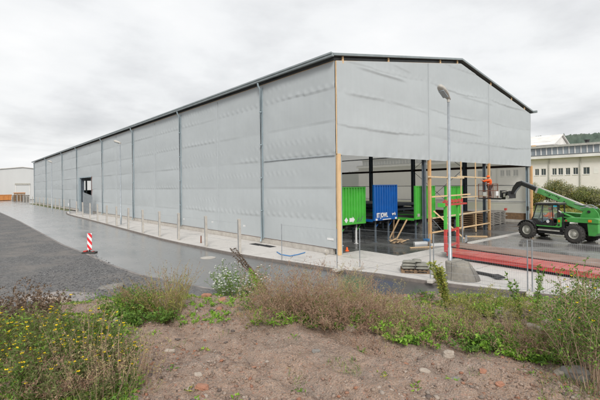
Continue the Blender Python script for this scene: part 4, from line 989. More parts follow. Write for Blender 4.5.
def T2W(x,y,z): return Vector((14.89+x*ct-y*st,-7.46+x*st+y*ct,z+.004))
person('worker in orange jacket and helmet standing in the raised platform, reaching for a batten',T2W(WX-.05,-.12,WZ-.03),math.radians(150),J,M['orange'],M['trouser'])
J2=dict(pelvis=(0,0,.22),chest=(-.02,0,.55),neck=(0,0,.76),head=(.04,0,.92),
 sho_l=(0,.19,.67),elb_l=(.16,.24,.45),wri_l=(.40,.16,.50),sho_r=(0,-.19,.67),elb_r=(.16,-.24,.45),wri_r=(.40,-.14,.50),
 hip_l=(.05,.10,.20),kne_l=(.45,.13,.26),ank_l=(.58,.12,-.10),toe_l=(.72,.12,-.14),hip_r=(.05,-.10,.20),kne_r=(.45,-.13,.26),ank_r=(.58,-.12,-.10),toe_r=(.72,-.12,-.14))
person('driver in orange jacket seated inside the cab of the green telescopic handler',T2W(1.62,.70,1.14),TH,J2,M['orange'],M['jeans'])
# ------------------------------------------------------------------ background buildings
UB=70.
e=empty('factory_building',(UB,0,0),0,'long pale factory behind the hall with a row of small windows and a glazed clerestory','factory')
V0,V1=-40.,60.
wins=[(14.1,14.85),(12.9,13.75),(11.1,11.86),(10.05,10.86),(8.9,9.64),(7.65,8.45),(5.9,6.9),(3.2,4.2),(1.6,2.6),(20.6,21.45),(19.4,20.3),(17.9,18.9),(23.2,24.2),(25.2,26.2)]
wins=sorted(wins);zs0,zs1=5.42,6.68
mb=MB();mb.b2(0,.4,V0,V1,0,zs0);mb.b2(0,.4,V0,V1,zs1,8.55);prev=V0
for a,b in wins: mb.b2(0,.4,prev,a,zs0,zs1);prev=b
mb.b2(0,.4,prev,V1,zs0,zs1);mb.b2(.4,24,V0,V1,0,8.5);mb.build('wall',M['bgwall'],e)
for a,b in wins:
    mb=MB()
    for (y0,y1,z0,z1) in ((a,a+.05,zs0,zs1),(b-.05,b,zs0,zs1),(a+.05,b-.05,zs0,zs0+.06),(a+.05,b-.05,zs1-.06,zs1),((a+b)/2-.02,(a+b)/2+.02,zs0+.06,zs1-.06)): mb.b2(.06,.16,y0,y1,z0,z1)
    wn_=mb.build('window',M['bgwhite'],e);MB().b2(.12,.14,a+.07,b-.07,zs0+.07,zs1-.07).build('pane',M['pane'],wn_);MB().b2(-.08,.05,a-.05,b+.05,zs0-.1,zs0-.004).build('sill',M['bgwhite'],wn_)
MB().b2(-.02,.0-.003,4.55,5.3,5.5,6.5).build('wall_panel',M['bgwhite'],e)
MB().b2(-1.0,25,V0,V1,8.55,9.05).build('cornice',M['bgwhite'],e)
MB().b2(-.7,25,V0,V1,9.052,9.25).build('lower_roof',M['roofdark'],e)
mb=MB();mb.b2(1.6,1.7,V0,V1,9.25,10.75);mb.build('clerestory_glass',M['clere'],e)
mb=MB();v=V0
while v<V1: mb.b2(1.5,1.62,v,v+.16,9.25,10.75);v+=.95
mb.b2(1.48,1.62,V0,V1,9.25,9.4);mb.build('glazing_bars',M['bgwhite'],e)
MB().b2(1.1,25,V0,V1,10.75,11.15).build('upper_roof',M['rim'],e)
for v in (12.35,7.3,22.0,2.9): MB().cyl((-.1,v,0),(-.1,v,8.54),.10,n=8).build('downpipe',M['rim'],e)
for v in (7.0,-6.): mb=MB();mb.cyl((3,v,11.15),(3,v,11.7),.35,n=12);mb.cyl((3,v,11.7),(3,v,11.85),.5,n=12);mb.build('roof_vent',M['black'],e)
e=empty('white_shed',(100,0,0),0,'white gabled shed roof rising behind the factory clerestory','shed')
A=Dat(531,145,112);B=Dat(566,144.5,112)
mb=MB()
y0,y1=22.3,45.
mb.b2(4,16,y0,y1,0,14.3);mb.prism([(3.7,14.0),(10,16.9),(16.3,14.0)],'y',y0,y1);mb.build('wall',M['bgwhite'],e)
mb=MB();mb.prism([(3.2,14.0),(10,17.0),(10,17.25),(3.2,14.22)],'y',y0-.5,y1);mb.prism([(16.8,14.0),(10,17.0),(10,17.25),(16.8,14.22)],'y',y0-.5,y1);mb.build('roof',M['bgwhite'],e)
mb=MB();mb.prism([(5.0,15.05),(8.4,16.5),(8.4,16.58),(5.0,15.12)],'y',y0+1,y0+8);mb.build('skylight',M['bgwhite'],e)
mb=MB();mb.b2(3.0,3.6,y0+7,y0+8.5,13.6,14.3);mb.b2(3.0,3.6,y0+4,y0+5,13.6,14.2);mb.build('roof_box',M['timber'],e)
# left warehouse
VW=160.
e=empty('white_warehouse',(2.6,VW,0),0,'large pale warehouse with a low gable and roller door at the end of the road','warehouse')
mb=MB();mb.prism([(-24,0),(24,0),(24,8.9),(0,11.6),(-24,8.9)],'y',0,60);mb.build('wall',M['whwall'],e)
mb=MB()
for s in (-1,1): mb.prism([(s*24.4,8.87),(0,11.62),(0,11.85),(s*24.4,9.1)],'y',-.4,60.5)
mb.build('roof',M['bgwhite'],e)
mb=MB();mb.b2(-2.0,2.0,-.06,-.01,0,5.3);mb.build('roller_door',M['whwall'],e);mb=MB();mb.b2(-2.3,2.2,-.25,-.02,5.3,5.9);mb.build('door_header',M['rim'],e);mb=MB();mb.b2(-2.2,-2.0,-.12,-.02,0,5.3);mb.b2(2.0,2.2,-.12,-.02,0,5.3);mb.build('door_jamb',M['bgwhite'],e)
# orange skip and clutter at the road end
a=P(-14,201.3,-.1);b=P(11.3,200.6,-.1)
e=empty('waste_skip',b,math.atan2(a.y-b.y,a.x-b.x),'orange open skip container standing at the far end of the road','skip')
L_=(a-b).length
mb=MB();mb.prism([(0.0,.15),(L_,.15),(L_,1.9),(-.15,1.9)],'y',-2.2,0);o=mb.build('skip_body',M['skip'],e,bevel=.03)
mb=MB();mb.b2(-.2,L_,-2.3,.08,1.9,2.05);[mb.b2(x,x+.12,.0,.09,.2,1.9) for x in np.arange(.8,L_,1.3)];mb.build('rim_rail',M['skip'],e)
mb=MB();mb.b2(.1,L_,-2.1,-.1,0,.15);mb.build('skids',M['black'],e)
a=P(3,200,-.1);tag(MB().b2(-1.2,1.2,-1,1,0,2.9).build('scrap_box',M['rust'],bevel=.1),'brown rusty box behind the orange skip','box').location=P(1,199.3,-.1)
for i,(x,y,w_,h_,m,l) in enumerate(((19.5,201.2,3.0,2.6,'oldwood','brown timber crate with orange lid at the road end right of the skip'),(14,201,1.0,1.7,'greywood','small grey crate between the skip and the brown crate'),(26.5,202,1.4,1.9,'greywood','grey rubble crate left of the first distant fence post'))):
    p=P(x,y,-.1);e=empty('crate',p,0,l,'crate')
    mb=MB()
    for k in range(6): mb.b2(-w_/2,w_/2,-.6,-.55,.1+k*h_/6,.1+k*h_/6+h_/8)
    for xx in (-w_/2,-w_/6,w_/6,w_/2-.1): mb.b2(xx,xx+.1,-.54,-.45,0,h_)
    mb.b2(-w_/2,w_/2,-.44,.6,.05,h_*.8);mb.build('crate_slats',M[m],e)
    MB().b2(-w_/2-.05,w_/2+.05,-.65,.65,h_+.003,h_+.2).build('crate_lid',M['skip' if i==0 else 'greywood'],e)
for i,x in enumerate((16.5,22.5,24.8)):
    p=P(x,201.8,-.05);o=MB().b2(-.06,.06,-.06,.06,0,2.0).build('marker_post',M['colsteel']);o.location=p;tag(o,['dark post standing before the small grey crate','dark post before the brown crate at the road end','dark post between brown and grey crate'][i],'post','dark posts at the road end')
# maroon container at the right edge
p=P(599,211.0);e=empty('maroon_trailer',(49,-.6,0),0,'dull maroon trailer box at the right edge behind the handler','trailer')
mb=MB();mb.b2(0,6,-2.6,.0,.55,1.75);mb.build('box_body',M['maroon'],e,bevel=.05);mb=MB();mb.b2(-.05,6.05,-2.65,.05,1.75,1.86);mb.build('top_rim',M['black'],e);mb=MB();mb.b2(-.03,-.005,-2.5,-.1,.75,.95);mb.build('white_stripe',M['white'],e)
for x in (1.5,4.5): MB().cyl((x,.02,.4),(x,.2,.4),.4,n=18).build('wheel',M['rubber'],e)
# hills with woods
M['hillwood']=mat('wooded_hill',(.075,.11,.085),(.12,.145,.105),.95,0,.012,grime=0)  # blue raised in the base colour to stand in for distance haze
Xh=np.linspace(-1,1,260);rows=[(0,0),(.25,35),(.5,75),(.75,105),(1,118),(1.3,112)]
base=Vector((CX,CY,0));X_=[];Y_=[];Z_=[]
ang=np.radians(np.linspace(2,75,420))   # world bearing from +X ccw as seen from the yard
RR=np.linspace(700,1250,60);Ag,Rg=np.meshgrid(ang,RR)
hh=133*sm((Rg-720)/430)*(.93+.05*fbm(Ag*6,Rg*0+3,3));hh=hh*(.35+.65*sm((.62-Ag)/.3+.5))
hh=hh+6*vnoise(Ag*160,Rg/9)+4*vnoise(Ag*400,Rg/4)
o=gridmesh('wooded_hill',CX+np.cos(Ag-.0)*Rg,CY+np.sin(Ag)*Rg,hh-6,M['hillwood'],smooth=False);o['kind']='structure'
# ------------------------------------------------------------------ vegetation tools
def nrm(a): return a/np.maximum(1e-9,np.linalg.norm(a,axis=-1,keepdims=True))
class Veg:
    def __init__(s): s.S=[];s.L={};
    def seg(s,pts,r0,r1):
        """pts (n,K,3) tapered three sided stems"""
        n_,K,_=pts.shape;t=np.linspace(0,1,K)[None,:];r=np.broadcast_to(np.asarray(r0).reshape(-1,1)*(1-t)+np.asarray(r1).reshape(-1,1)*t,(n_,K))
        a=pts[:,:-1].reshape(-1,3);b=pts[:,1:].reshape(-1,3);s.S.append((a,b,r[:,:-1].ravel(),r[:,1:].ravel()))
    def leaf(s,key,p,d,l,w,rng,droop=.3):
        p=p.reshape(-1,3);d=nrm(d.reshape(-1,3));sd=nrm(np.cross(d,nrm(rng.normal(size=d.shape))));l=np.broadcast_to(l,len(p))[:,None];w=np.broadcast_to(w,len(p))[:,None]
        m=p+d*l*.5;tip=p+d*l;tip[:,2]-=(droop*l[:,0])*.5
        s.L.setdefault(key,[]).append(np.stack([p,m+sd*w*.5,tip,m-sd*w*.5],1))
    def build(s,name,stem,parent=None):
        out=[]
        if s.S:
            a=np.concatenate([q[0] for q in s.S]);b=np.concatenate([q[1] for q in s.S]);ra=np.concatenate([q[2] for q in s.S])[:,None];rb=np.concatenate([q[3] for q in s.S])[:,None]
            d=nrm(b-a);x=nrm(np.cross(d,np.array([.31,.95,.05])));y=np.cross(d,x);V=[]
            for p,r in ((a,ra),(b,rb)):
                for k in range(3):
                    an=2*PI*k/3;V.append(p+(x*math.cos(an)+y*math.sin(an))*r)
            V=np.stack(V,1);n_=len(a);F=(np.array([[0,1,4,3],[1,2,5,4],[2,0,3,5]])[None]+(np.arange(n_)*6)[:,None,None]).reshape(-1,4)
            out.append(('stems',V.reshape(-1,3),F,M[stem]))
        for k,ls in s.L.items():
            V=np.concatenate(ls);F=np.arange(len(V)*4).reshape(-1,4);out.append(({'fl_yellow':'flowers','fl_white':'flowers'}.get(k,'leaves'),V.reshape(-1,3),F,M[k]))
        if parent is None:
            VV=[];FF=[];mi=[];o0=0
            for i,(nm,V,F,m) in enumerate(out): VV.append(V);FF.append(F+o0);mi.append(np.full(len(F),i));o0+=len(V)
            return npmesh(name,np.concatenate(VV),np.concatenate(FF),[q[3] for q in out],mi=np.concatenate(mi))
        for nm,V,F,m in out: npmesh(nm,V,F,m,parent)
        return parent
def curves(rng,base,d0,L,K=6,droop=.25,wig=.04):
    n_=len(base);t=np.linspace(0,1,K)[None,:,None];L=np.broadcast_to(L,n_).reshape(-1,1,1);d=nrm(d0)[:,None,:]
    p=base[:,None,:]+d*L*t;p[:,:,2]-=(droop*L[:,:,0]*t[:,:,0]**2)
    p+=np.cumsum(rng.normal(size=(n_,K,3))*wig,1)*L*t/ K**.5;return p
def along(p,t):
    K=p.shape[1];x=t*(K-1);i=np.clip(x.astype(int),0,K-2);f=(x-i)[...,None];n_=np.arange(len(p)).reshape((-1,)+(1,)*(t.ndim-1))
    return p[n_,i]*(1-f)+p[n_,i+1]*f
def plant(V,rng,c,n_,h,rad,lean=.35,droop=.25,stem_r=.003,side=8,sl=(.1,.25),sleaf=6,leafn=0,key='lf_green',ll=(.03,.06),lw=.4,flower=None,fp=.5,fs=.018,bias=(0,0),up=.9,base_t=.15,sec=None):
    ang=rng.rand(n_)*2*PI;rr=rad*np.sqrt(rng.rand(n_));base=np.stack([c[0]+np.cos(ang)*rr,c[1]+np.sin(ang)*rr,np.full(n_,c[2]-.02)],1)
    gr=terrain_w(base[:,0],base[:,1]);base[:,2]=np.where(c[3] if len(c)>3 else 1,gr-.02,base[:,2])
    la=lean*(.3+rr/max(rad,.01)*.9)*(.5+rng.rand(n_));d=np.stack([np.cos(ang)*la+bias[0],np.sin(ang)*la+bias[1],np.ones(n_)*up],1)
    L=h*(.55+.5*rng.rand(n_));p=curves(rng,base,d,L,7,droop);V.seg(p,np.full(n_,stem_r),np.full(n_,stem_r*.35))
    if leafn:
        t=base_t+(1-base_t)*rng.rand(n_,leafn);q=along(p,t);dd=rng.normal(size=q.shape);dd[...,2]=abs(dd[...,2])*.6+.15
        V.leaf(key,q,dd,ll[0]+(ll[1]-ll[0])*rng.rand(q.shape[0]*q.shape[1])*1,(ll[0]+ll[1])/2*lw*(.7+.6*rng.rand(n_*leafn)),rng)
    tips=p[:,-1]
    if side:
        t=(.3+.7*rng.rand(n_,side));q=along(p,t).reshape(-1,3);d2=rng.normal(size=q.shape);d2[:,2]=abs(d2[:,2])*.8+.5
        p2=curves(rng,q,d2,sl[0]+(sl[1]-sl[0])*rng.rand(len(q)),4,.1);V.seg(p2,np.full(len(q),stem_r*.55),np.full(len(q),stem_r*.25))
        if sleaf:
            t=rng.rand(len(q),sleaf);k=along(p2,.15+.85*t);dd=rng.normal(size=k.shape);dd[...,2]+=.3;m=k.shape[0]*k.shape[1]
            V.leaf(sec or key,k,dd,(ll[0]+(ll[1]-ll[0])*rng.rand(m)),(ll[0]+ll[1])/2*lw*(.7+.6*rng.rand(m)),rng)
        tips=np.concatenate([tips,p2[:,-1]])
    if flower:
        tp=tips[rng.rand(len(tips))<fp]
        for k in range(5):
            an=2*PI*k/5+rng.rand(len(tp));dd=np.stack([np.cos(an),np.sin(an),.45+.2*rng.rand(len(tp))],1);V.leaf(flower,tp,dd,fs*(.8+.4*rng.rand(len(tp))),fs*.8,rng,0)
    return V
# ------------------------------------------------------------------ rubble bank
def terrain(l,z):
    l=np.asarray(l,float);z=np.asarray(z,float)
    toe=np.interp(l,[-30,-9,-7.2,-5.5,-4.5,-3.6,-2,0,3,6,10,30],[13.2,13.4,13.8,15.0,15.6,15.4,14.2,12.8,11.6,10.6,9.8,9.])
    wd=np.interp(l,[-8,-5,-3,-1,1,12],[7.5,7.,6.4,4.6,3.2,2.4])
    s=toe-z+.25*vnoise(l*.9,z*.9);h=-.30+1.58*sm(s/wd)
    h=h+.72*sm((3.9-z)/2.6)
    h=h+.22*np.exp(-((z-8.1)/1.0)**2)*sm((l+1.6)/1.5)*(.8+.35*vnoise(l*1.1,z*.3+4))
    h=h+.12*np.exp(-((z-6.4)/1.4)**2)*sm((-1.9-l)/1.2)
    d=(l-1.7+(z-4.7))/1.41+.12*vnoise(z*.6,l*.1)
    for o_ in (-.75,.75): h=h-(.085+.04*vnoise(z*1.3+o_,l))*np.exp(-((d-o_)/.2)**2)*sm((11-z)/2)+.035*np.exp(-((np.abs(d-o_)-.36)/.12)**2)*sm((11-z)/2)
    act=sm((s-.1)/1.2);h=h+act*(.075*fbm(l*.9+3,z*.9,3)+.028*fbm(l*4,z*4,3))
    return h
def w2c(x,y):
    dx=x-CX;dy=y-CY;return dx*RX[0]+dy*RX[1],dx*FX[0]+dy*FX[1]
def terrain_w(x,y):
    l,z=w2c(np.asarray(x),np.asarray(y));return terrain(l,z)
def G(px,py):
    r=ray(px,py);z=1.5
    while z<40:
        x,y,h=CX+r[0]*z,CY+r[1]*z,HC+r[2]*z
        if float(terrain_w(x,y))>=h or h<-.1: break
        z+=.02
    return Vector((x,y,max(h,-.1))),z
zr=np.concatenate([np.arange(-4,1.5,.12),1.5*np.exp(np.linspace(0,math.log(17/1.5),520))])
tt=np.linspace(-1,1,620);tt=np.sign(tt)*abs(tt)**1.15
Zg=np.repeat(zr[:,None],620,1);Lg=tt[None,:]*(np.maximum(zr,1)[:,None]*1.05+7)
Hg=terrain(Lg,Zg)+sm((14-Zg)/3)*.010*fbm(Lg*9,Zg*9,2)
Xg,Yg=LZ(Lg,Zg)
gridmesh('rubble_bank',Xg,Yg,Hg,M['dirt'],flip=False)['kind']='structure'
# stones lying on it (one countless scatter)
ico=np.array([(0,0,1),(.894,0,.447),(.276,.851,.447),(-.724,.526,.447),(-.724,-.526,.447),(.276,-.851,.447),(.724,.526,-.447),(-.276,.851,-.447),(-.894,0,-.447),(-.276,-.851,-.447),(.724,-.526,-.447),(0,0,-1)])
icf=np.array([(0,1,2),(0,2,3),(0,3,4),(0,4,5),(0,5,1),(1,6,2),(2,7,3),(3,8,4),(4,9,5),(5,10,1),(6,7,2),(7,8,3),(8,9,4),(9,10,5),(10,6,1),(6,11,7),(7,11,8),(8,11,9),(9,11,10),(10,11,6)])
def stones(name,l,z,size,m,rng,zoff=0,label=None,cat=None,ground=None):
    n_=len(l);x,y=LZ(l,z);h=(terrain(l,z) if ground is None else ground)
    V=ico[None]*(1+.30*rng.normal(size=(n_,12,1)))*np.array([1,1,.62])[None,None]*(.7+.6*rng.rand(n_,1,3))
    a=rng.rand(n_)*2*PI;c,s_=np.cos(a)[:,None],np.sin(a)[:,None];V=np.stack([V[...,0]*c-V[...,1]*s_,V[...,0]*s_+V[...,1]*c,V[...,2]],-1)*size[:,None,None]
    V+=np.stack([x,y,h+size*.08+zoff],-1)[:,None];F=(icf[None]+(np.arange(n_)*12)[:,None,None]).reshape(-1,3)
    o=npmesh(name,V.reshape(-1,3),F,m);tag(o,label,cat,None,'stuff');return o
rng=RS(11)
def samp(n_,z0,z1,w=1.0):
    z=z0*np.exp(rng.rand(n_)*math.log(z1/z0));l=(rng.rand(n_)*2-1)*(z*.95+1.5);return l,z
l,z=samp(80000,3.2,12)
dens=.25+.75*sm(fbm(l*.9+9,z*.9,3)+.3);dens*=np.where((l>.30*z-.3)|(z>7.4)|((l<-.08*z)&(z<6.4)),1,.22);k=rng.rand(len(l))<dens;l,z=l[k],z[k]
stones('rubble',l,z,.005+.032*rng.rand(len(l))**4.5,M['stones'],rng,label='small brick and stone rubble strewn over the brown bank',cat='rubble')
l2,z2=samp(26000,3.4,10);d_=fbm(l2*1.4+4,z2*1.4,3);k=rng.rand(len(l2))<.25+.75*sm(d_*1.5+.2);l2,z2=l2[k],z2[k]
stones('earth_clods',l2,z2,.006+.022*rng.rand(len(l2))**2.5,M['dirt'],rng,label='half buried clods of brown earth on the track and bank',cat='earth')
l2,z2=samp(5200,6.6,11);k=(l2>-2.2)&(z2>7.6-.12*l2);l2,z2=l2[k],z2[k]
stones('bank_rubble',l2,z2,.015+.055*rng.rand(len(l2))**2.2,M['stones'],rng,label='coarse brick and stone rubble showing between the weeds on the bank crest',cat='rubble')
l,z=samp(150000,3.6,9.5);k=(rng.rand(len(l))<.35+.6*sm(fbm(l*2,z*2,3)+.2));l,z=l[k],z[k]
tet=np.array([(1,0,0),(-.6,.8,0),(-.5,-.8,0),(0,0,.9)]);x,y=LZ(l,z);h=terrain(l,z);sz=(.003+.006*rng.rand(len(l))**2);aa=rng.rand(len(l))*2*PI
V=tet[None]*(.6+.8*rng.rand(len(l),4,3));c_,s_=np.cos(aa)[:,None],np.sin(aa)[:,None];V=np.stack([V[...,0]*c_-V[...,1]*s_,V[...,0]*s_+V[...,1]*c_,V[...,2]],-1)*sz[:,None,None]+np.stack([x,y,h],-1)[:,None]
F=(np.array([(0,1,3),(1,2,3),(2,0,3)])[None]+(np.arange(len(l))*4)[:,None,None]).reshape(-1,3)
tag(npmesh('grit',V.reshape(-1,3),F,M['stones']),'fine grit and earth crumbs covering the brown bank and track','grit',None,'stuff')
l=-rng.rand(14000)*9-3.2;z=11+rng.rand(14000)*14;gx,gy=LZ(l,z);k=(gx<-10.1+.5*rng.rand(len(l)))&(terrain(l,z)<-.1)
l,z=l[k],z[k];stones('loose_gravel',l,z,.012+.03*rng.rand(len(l))**2,M['gstones'],rng,ground=-.1,label='loose dark grey gravel lying on the yard left of the road',cat='gravel')
# single rocks
def rock(px,py,size,m,label,flat=.6,seed=0,cat='stone',name='stone'):
    p,z=G(px,py);nu,nv=14,10;vs=[]
    for i in range(nv+1):
        th=PI*i/nv
        for j in range(nu):
            a=2*PI*j/nu;v=Vector((math.sin(th)*math.cos(a),math.sin(th)*math.sin(a),math.cos(th)))
            q=Vector([math.copysign(abs(c)**.7,c) for c in v]);q=q*(1+.28*mn.noise(v*1.6+Vector((seed*7,0,0)))+.10*mn.noise(v*5+Vector((0,seed,0))))
            vs.append((q.x*size[0],q.y*size[1],q.z*size[2]))
    o=MB().add(vs,[(i*nu+j,(i+1)*nu+j,(i+1)*nu+(j+1)%nu,i*nu+(j+1)%nu) for i in range(nv) for j in range(nu)],False).build(name,m)
    o.location=p+Vector((0,0,size[2]*.35));o.rotation_euler=(.2*math.sin(seed*3),.2*math.cos(seed*5),ca+.4*math.sin(seed*9));return tag(o,label,cat)
M['rockpale']=mat('pale_stone',(.42,.36,.30),(.32,.27,.22),.9,0,6,bump=.5);M['rockbrick']=mat('brick_lump',(.40,.20,.13),(.32,.155,.10),.9,0,8,bump=.5);M['rockgrey']=mat('grey_stone',(.25,.235,.215),(.18,.17,.155),.9,0,6,bump=.5)
rock(504,317,(.17,.12,.12),M['rockpale'],'pinkish pale stone on the bank crest left of the two green spikes',seed=1)
rock(534,330,(.13,.08,.07),M['rockpale'],'pale stone pair member lying left below the leafy bush',seed=2)
rock(548,326,(.12,.09,.08),M['rockpale'],'reddish pale stone on the bank just left of the right hand bush',seed=3)
rock(576,377,(.15,.10,.09),M['rockgrey'],'square grey stone at the foot of the right hand bush',seed=4)
rock(562,373,(.15,.07,.04),M['rockpale'],'flat tan stone beside the square grey stone',seed=5)
rock(449,357,(.08,.06,.07),M['rockpale'],'upright pale stone at the lower edge of the bank',seed=6)
rock(352,330,(.09,.07,.06),M['rockpale'],'pale stone in the green weeds in the middle of the bank',seed=7)
rock(121,322,(.15,.09,.05),M['rockpale'],'flat pinkish stone in front of the green weeds beside the path',seed=8)
rock(207,298,(.13,.10,.08),M['rockbrick'],'brick red lump just left of the white flowering plant',seed=9)
rock(222,301,(.09,.07,.05),M['rockbrick'],'small brick red lump below the white flowering plant',seed=10)
rock(202,388,(.09,.06,.035),M['rockbrick'],'flat orange brick piece on the path at the bottom edge',seed=11)
rock(198,376,(.055,.04,.03),M['rockpale'],'small white stone on the path just above the flat brick piece',seed=12)
rock(62,302,(.5,.25,.10),M['rockpale'],'pale concrete lump at the gravel edge behind the yellow flowers',seed=13)
rock(110,288,(.5,.22,.07),M['rockgrey'],'low grey slab half buried in the dark gravel',seed=14)
for i,(px,py) in enumerate(((255,300),(316,352),(425,372),(483,372),(470,349),(520,352),(392,338),(60,392),(35,378),(500,385),(455,380),(170,352))):
    rock(px,py,(.05+.012*(i%3),.04,.03),M[('rockbrick','rockgrey','rockpale')[i%3]],['brick','grey','pale'][i%3]+' fragment on the bank '+['below the white flowering plant','beside the path under the dry weeds','on the path right of centre','at the lower right on bare rubble','under the brown weeds right of centre','under the two green spikes','in the green weeds right of the middle','in the lower left corner','among the weeds at the left edge','at the bottom right','in the bottom right path edge','on the path left of centre'][i],seed=20+i)
# ------------------------------------------------------------------ plants one can tell apart
def P4(p): return (p.x,p.y,p.z)
def single(name,label,cat,px,py,fn,stem,group=None):
    p,z=G(px,py);e=empty(name,p,0,label,cat,group);V=Veg();fn(V,p,z);V.build(name,stem,e)
    for c in kids(e): c.location=-p
    return e
rg=RS(21)
Lx,Ly=-RX[0],-RX[1]   # towards picture left
single('white_flower_bush','rounded green plant covered in small white flowers on the bank crest','flowering plant',237,296,lambda V,p,z:plant(V,rg,P4(p),110,1.25*z/12,.30*z/12,.6,.12,side=7,sleaf=6,leafn=22,key='lf_green',ll=(.035,.07),lw=.35,flower='fl_white',fp=.32,fs=.042,stem_r=.004),'stem_green')
def brownstalk(V,p,z):
    base=np.array([[p.x,p.y,p.z]]*5)+rg.normal(size=(5,3))*.03;d=np.array([[Lx*.72,Ly*.72,1.0]]*5)+rg.normal(size=(5,3))*.07
    c=curves(rg,base,d,np.array([1.55,1.45,1.3,1.0,.8])*z/10,10,.06,.02);V.seg(c,np.full(5,.022),np.full(5,.006))
    q=along(c,rg.rand(5,190));V.leaf('lf_darkb',q,rg.normal(size=q.shape),.05+.06*rg.rand(950),.035,rg)
single('dead_stalk','dark brown dead stalk leaning left over the white flowering plant','dead plant',268,292,brownstalk,'lf_darkb')
def greenstalk(n_,h,bx,key='lf_yg'):
    def f(V,p,z):
        base=np.array([[p.x,p.y,p.z]]*n_)+rg.normal(size=(n_,3))*.04;d=np.array([[Lx*bx,Ly*bx,1.0]]*n_)+rg.normal(size=(n_,3))*.08
        c=curves(rg,base,d,h*(.75+.3*rg.rand(n_)),8,.02,.02);V.seg(c,np.full(n_,.009),np.full(n_,.004))
        q=along(c,.1+.9*rg.rand(n_,110));dd=rg.normal(size=q.shape);dd[...,2]=abs(dd[...,2]);V.leaf(key,q,dd,.04+.06*rg.rand(n_*110),.026,rg)
    return f
single('green_stalk','slim yellow green stalk leaning left, just right of the white flowering plant','plant',263,297,greenstalk(3,.62,.5,'lf_bright'),'stem_green')
single('spiky_weed','bushy green brown weed spire leaning left in front of the lamp base','weed',449,308,greenstalk(11,1.0,.28,'lf_yg'),'stem_green')
single('green_spike','left one of the two knobbly dark green spikes below the paired fence tubes','weed',525,322,greenstalk(2,.98,.1,'lf_green'),'stem_green','green spikes on the bank')
single('green_spike','right one of the two knobbly dark green spikes below the paired fence tubes','weed',537,322,greenstalk(2,.98,.02,'lf_green'),'stem_green','green spikes on the bank')
single('feathery_weed','yellow green feathery weed arching over the bank crest right of the lamp base','weed',486,318,lambda V,p,z:plant(V,rg,P4(p),50,1.0,.3,.9,.45,side=9,sleaf=9,leafn=10,key='lf_yg',ll=(.02,.04),lw=.35,stem_r=.003),'stem_green')
single('bright_weed','low bright green leafy weed at the top of the bank between lamp base and spikes','weed',491,316,lambda V,p,z:plant(V,rg,P4(p),30,.32,.2,.8,.2,side=3,sleaf=4,leafn=12,key='lf_bright',ll=(.04,.08),lw=.5),'stem_green')
def goldgrass(V,p,z):
    n_=300;a=rg.rand(n_)*2*PI;r=.42*np.sqrt(rg.rand(n_));b=np.stack([p.x+np.cos(a)*r,p.y+np.sin(a)*r,np.zeros(n_)],1);b[:,2]=terrain_w(b[:,0],b[:,1])-.02
    k_=rg.rand(n_);d=np.stack([np.cos(a)*.45+Lx*.6*k_,np.sin(a)*.45+Ly*.6*k_,np.ones(n_)],1);c=curves(rg,b,d,1.25*(.35+.65*rg.rand(n_)),8,.18,.05);V.seg(c,np.full(n_,.0045),np.full(n_,.0018))
    q=along(c,.45+.55*rg.rand(n_,16));dd=rg.normal(size=q.shape)*.5;dd[...,2]+=.8;V.leaf('lf_brown',q,dd,.02+.03*rg.rand(n_*16),.010,rg)
    q=along(c,.1+.6*rg.rand(n_,3));dd=rg.normal(size=q.shape)*.5;dd[...,2]+=.6;V.leaf('lf_yg',q,dd,.10+.12*rg.rand(n_*3),.010,rg)
single('tall_grass_clump','tall golden brown grass clump leaning left at the edge of the wet road','grass clump',163,317,goldgrass,'lf_gold')
single('leafy_weed','green yellow leafy weed clump just left of the golden grass clump','weed',128,316,lambda V,p,z:(plant(V,rg,P4(p),80,.62,.38,.45,.15,side=6,sleaf=5,leafn=16,key='lf_yg',ll=(.03,.06),lw=.45,sec='lf_green'),plant(V,rg,P4(p),50,.34,.45,.5,.15,side=4,sleaf=5,leafn=16,key='lf_bright',ll=(.03,.07),lw=.45)),'stem_green')
single('leafy_weed','dark green leafy weed at the foot of the golden grass clump','weed',147,319,lambda V,p,z:plant(V,rg,P4(p),60,.32,.45,.6,.15,side=5,sleaf=5,leafn=14,key='lf_green',ll=(.04,.08),lw=.45),'stem_green')
def rbush(h,n_):
    def f(V,p,z):
        plant(V,rg,P4(p),n_,h,.30,.30,.08,side=11,sl=(.12,.34),sleaf=9,leafn=8,key='lf_olive',ll=(.022,.045),lw=.55,flower='fl_yellow',fp=.05,fs=.022,stem_r=.0055,sec='lf_green',up=1.,base_t=.3)
    return f
single('leafy_bush','tall loose bush with small olive leaves and yellow flowers at the right edge','bush',597,386,rbush(1.5,62),'stem_brown')
single('leafy_bush','slender bare stemmed part leafed bush left of the right edge bush','bush',584,362,rbush(1.2,22),'stem_brown')
single('leafy_bush','low dense green bush at the right edge behind the tall loose bush','bush',600,345,rbush(.95,50),'stem_brown')
yl=[('yellow flowering weed at the left edge, lowest of the flowering ones',8,372,.85),('yellow flowering weed near the left edge beside brown burdock',20,352,.85),('yellow flowering weed, bushy one left of centre of the clump',48,354,.74),('yellow flowering weed in the middle of the left clump',72,352,.62),('yellow flowering weed with loose stems at the right of the left clump',92,354,.42),('yellow flowering weed, lower one in the middle of the left clump',50,384,.62),('small yellow flowering weed farthest right of the left clump',108,370,.32)]
for i,(lb,px,py,h) in enumerate(yl):
    single('yellow_flower_weed',lb,'flowering weed',px,py,lambda V,p,z:plant(V,rg,P4(p),34,h*1.08,.27,.5,.12,side=6,sl=(.08,.22),sleaf=5,leafn=18,key='lf_bright' if i in(0,1,3) else 'lf_green',ll=(.035,.075),lw=.26,flower='fl_yellow',fp=.2,fs=.024,stem_r=.0032,sec='lf_olive'),'stem_green','yellow flowering weeds at lower left')
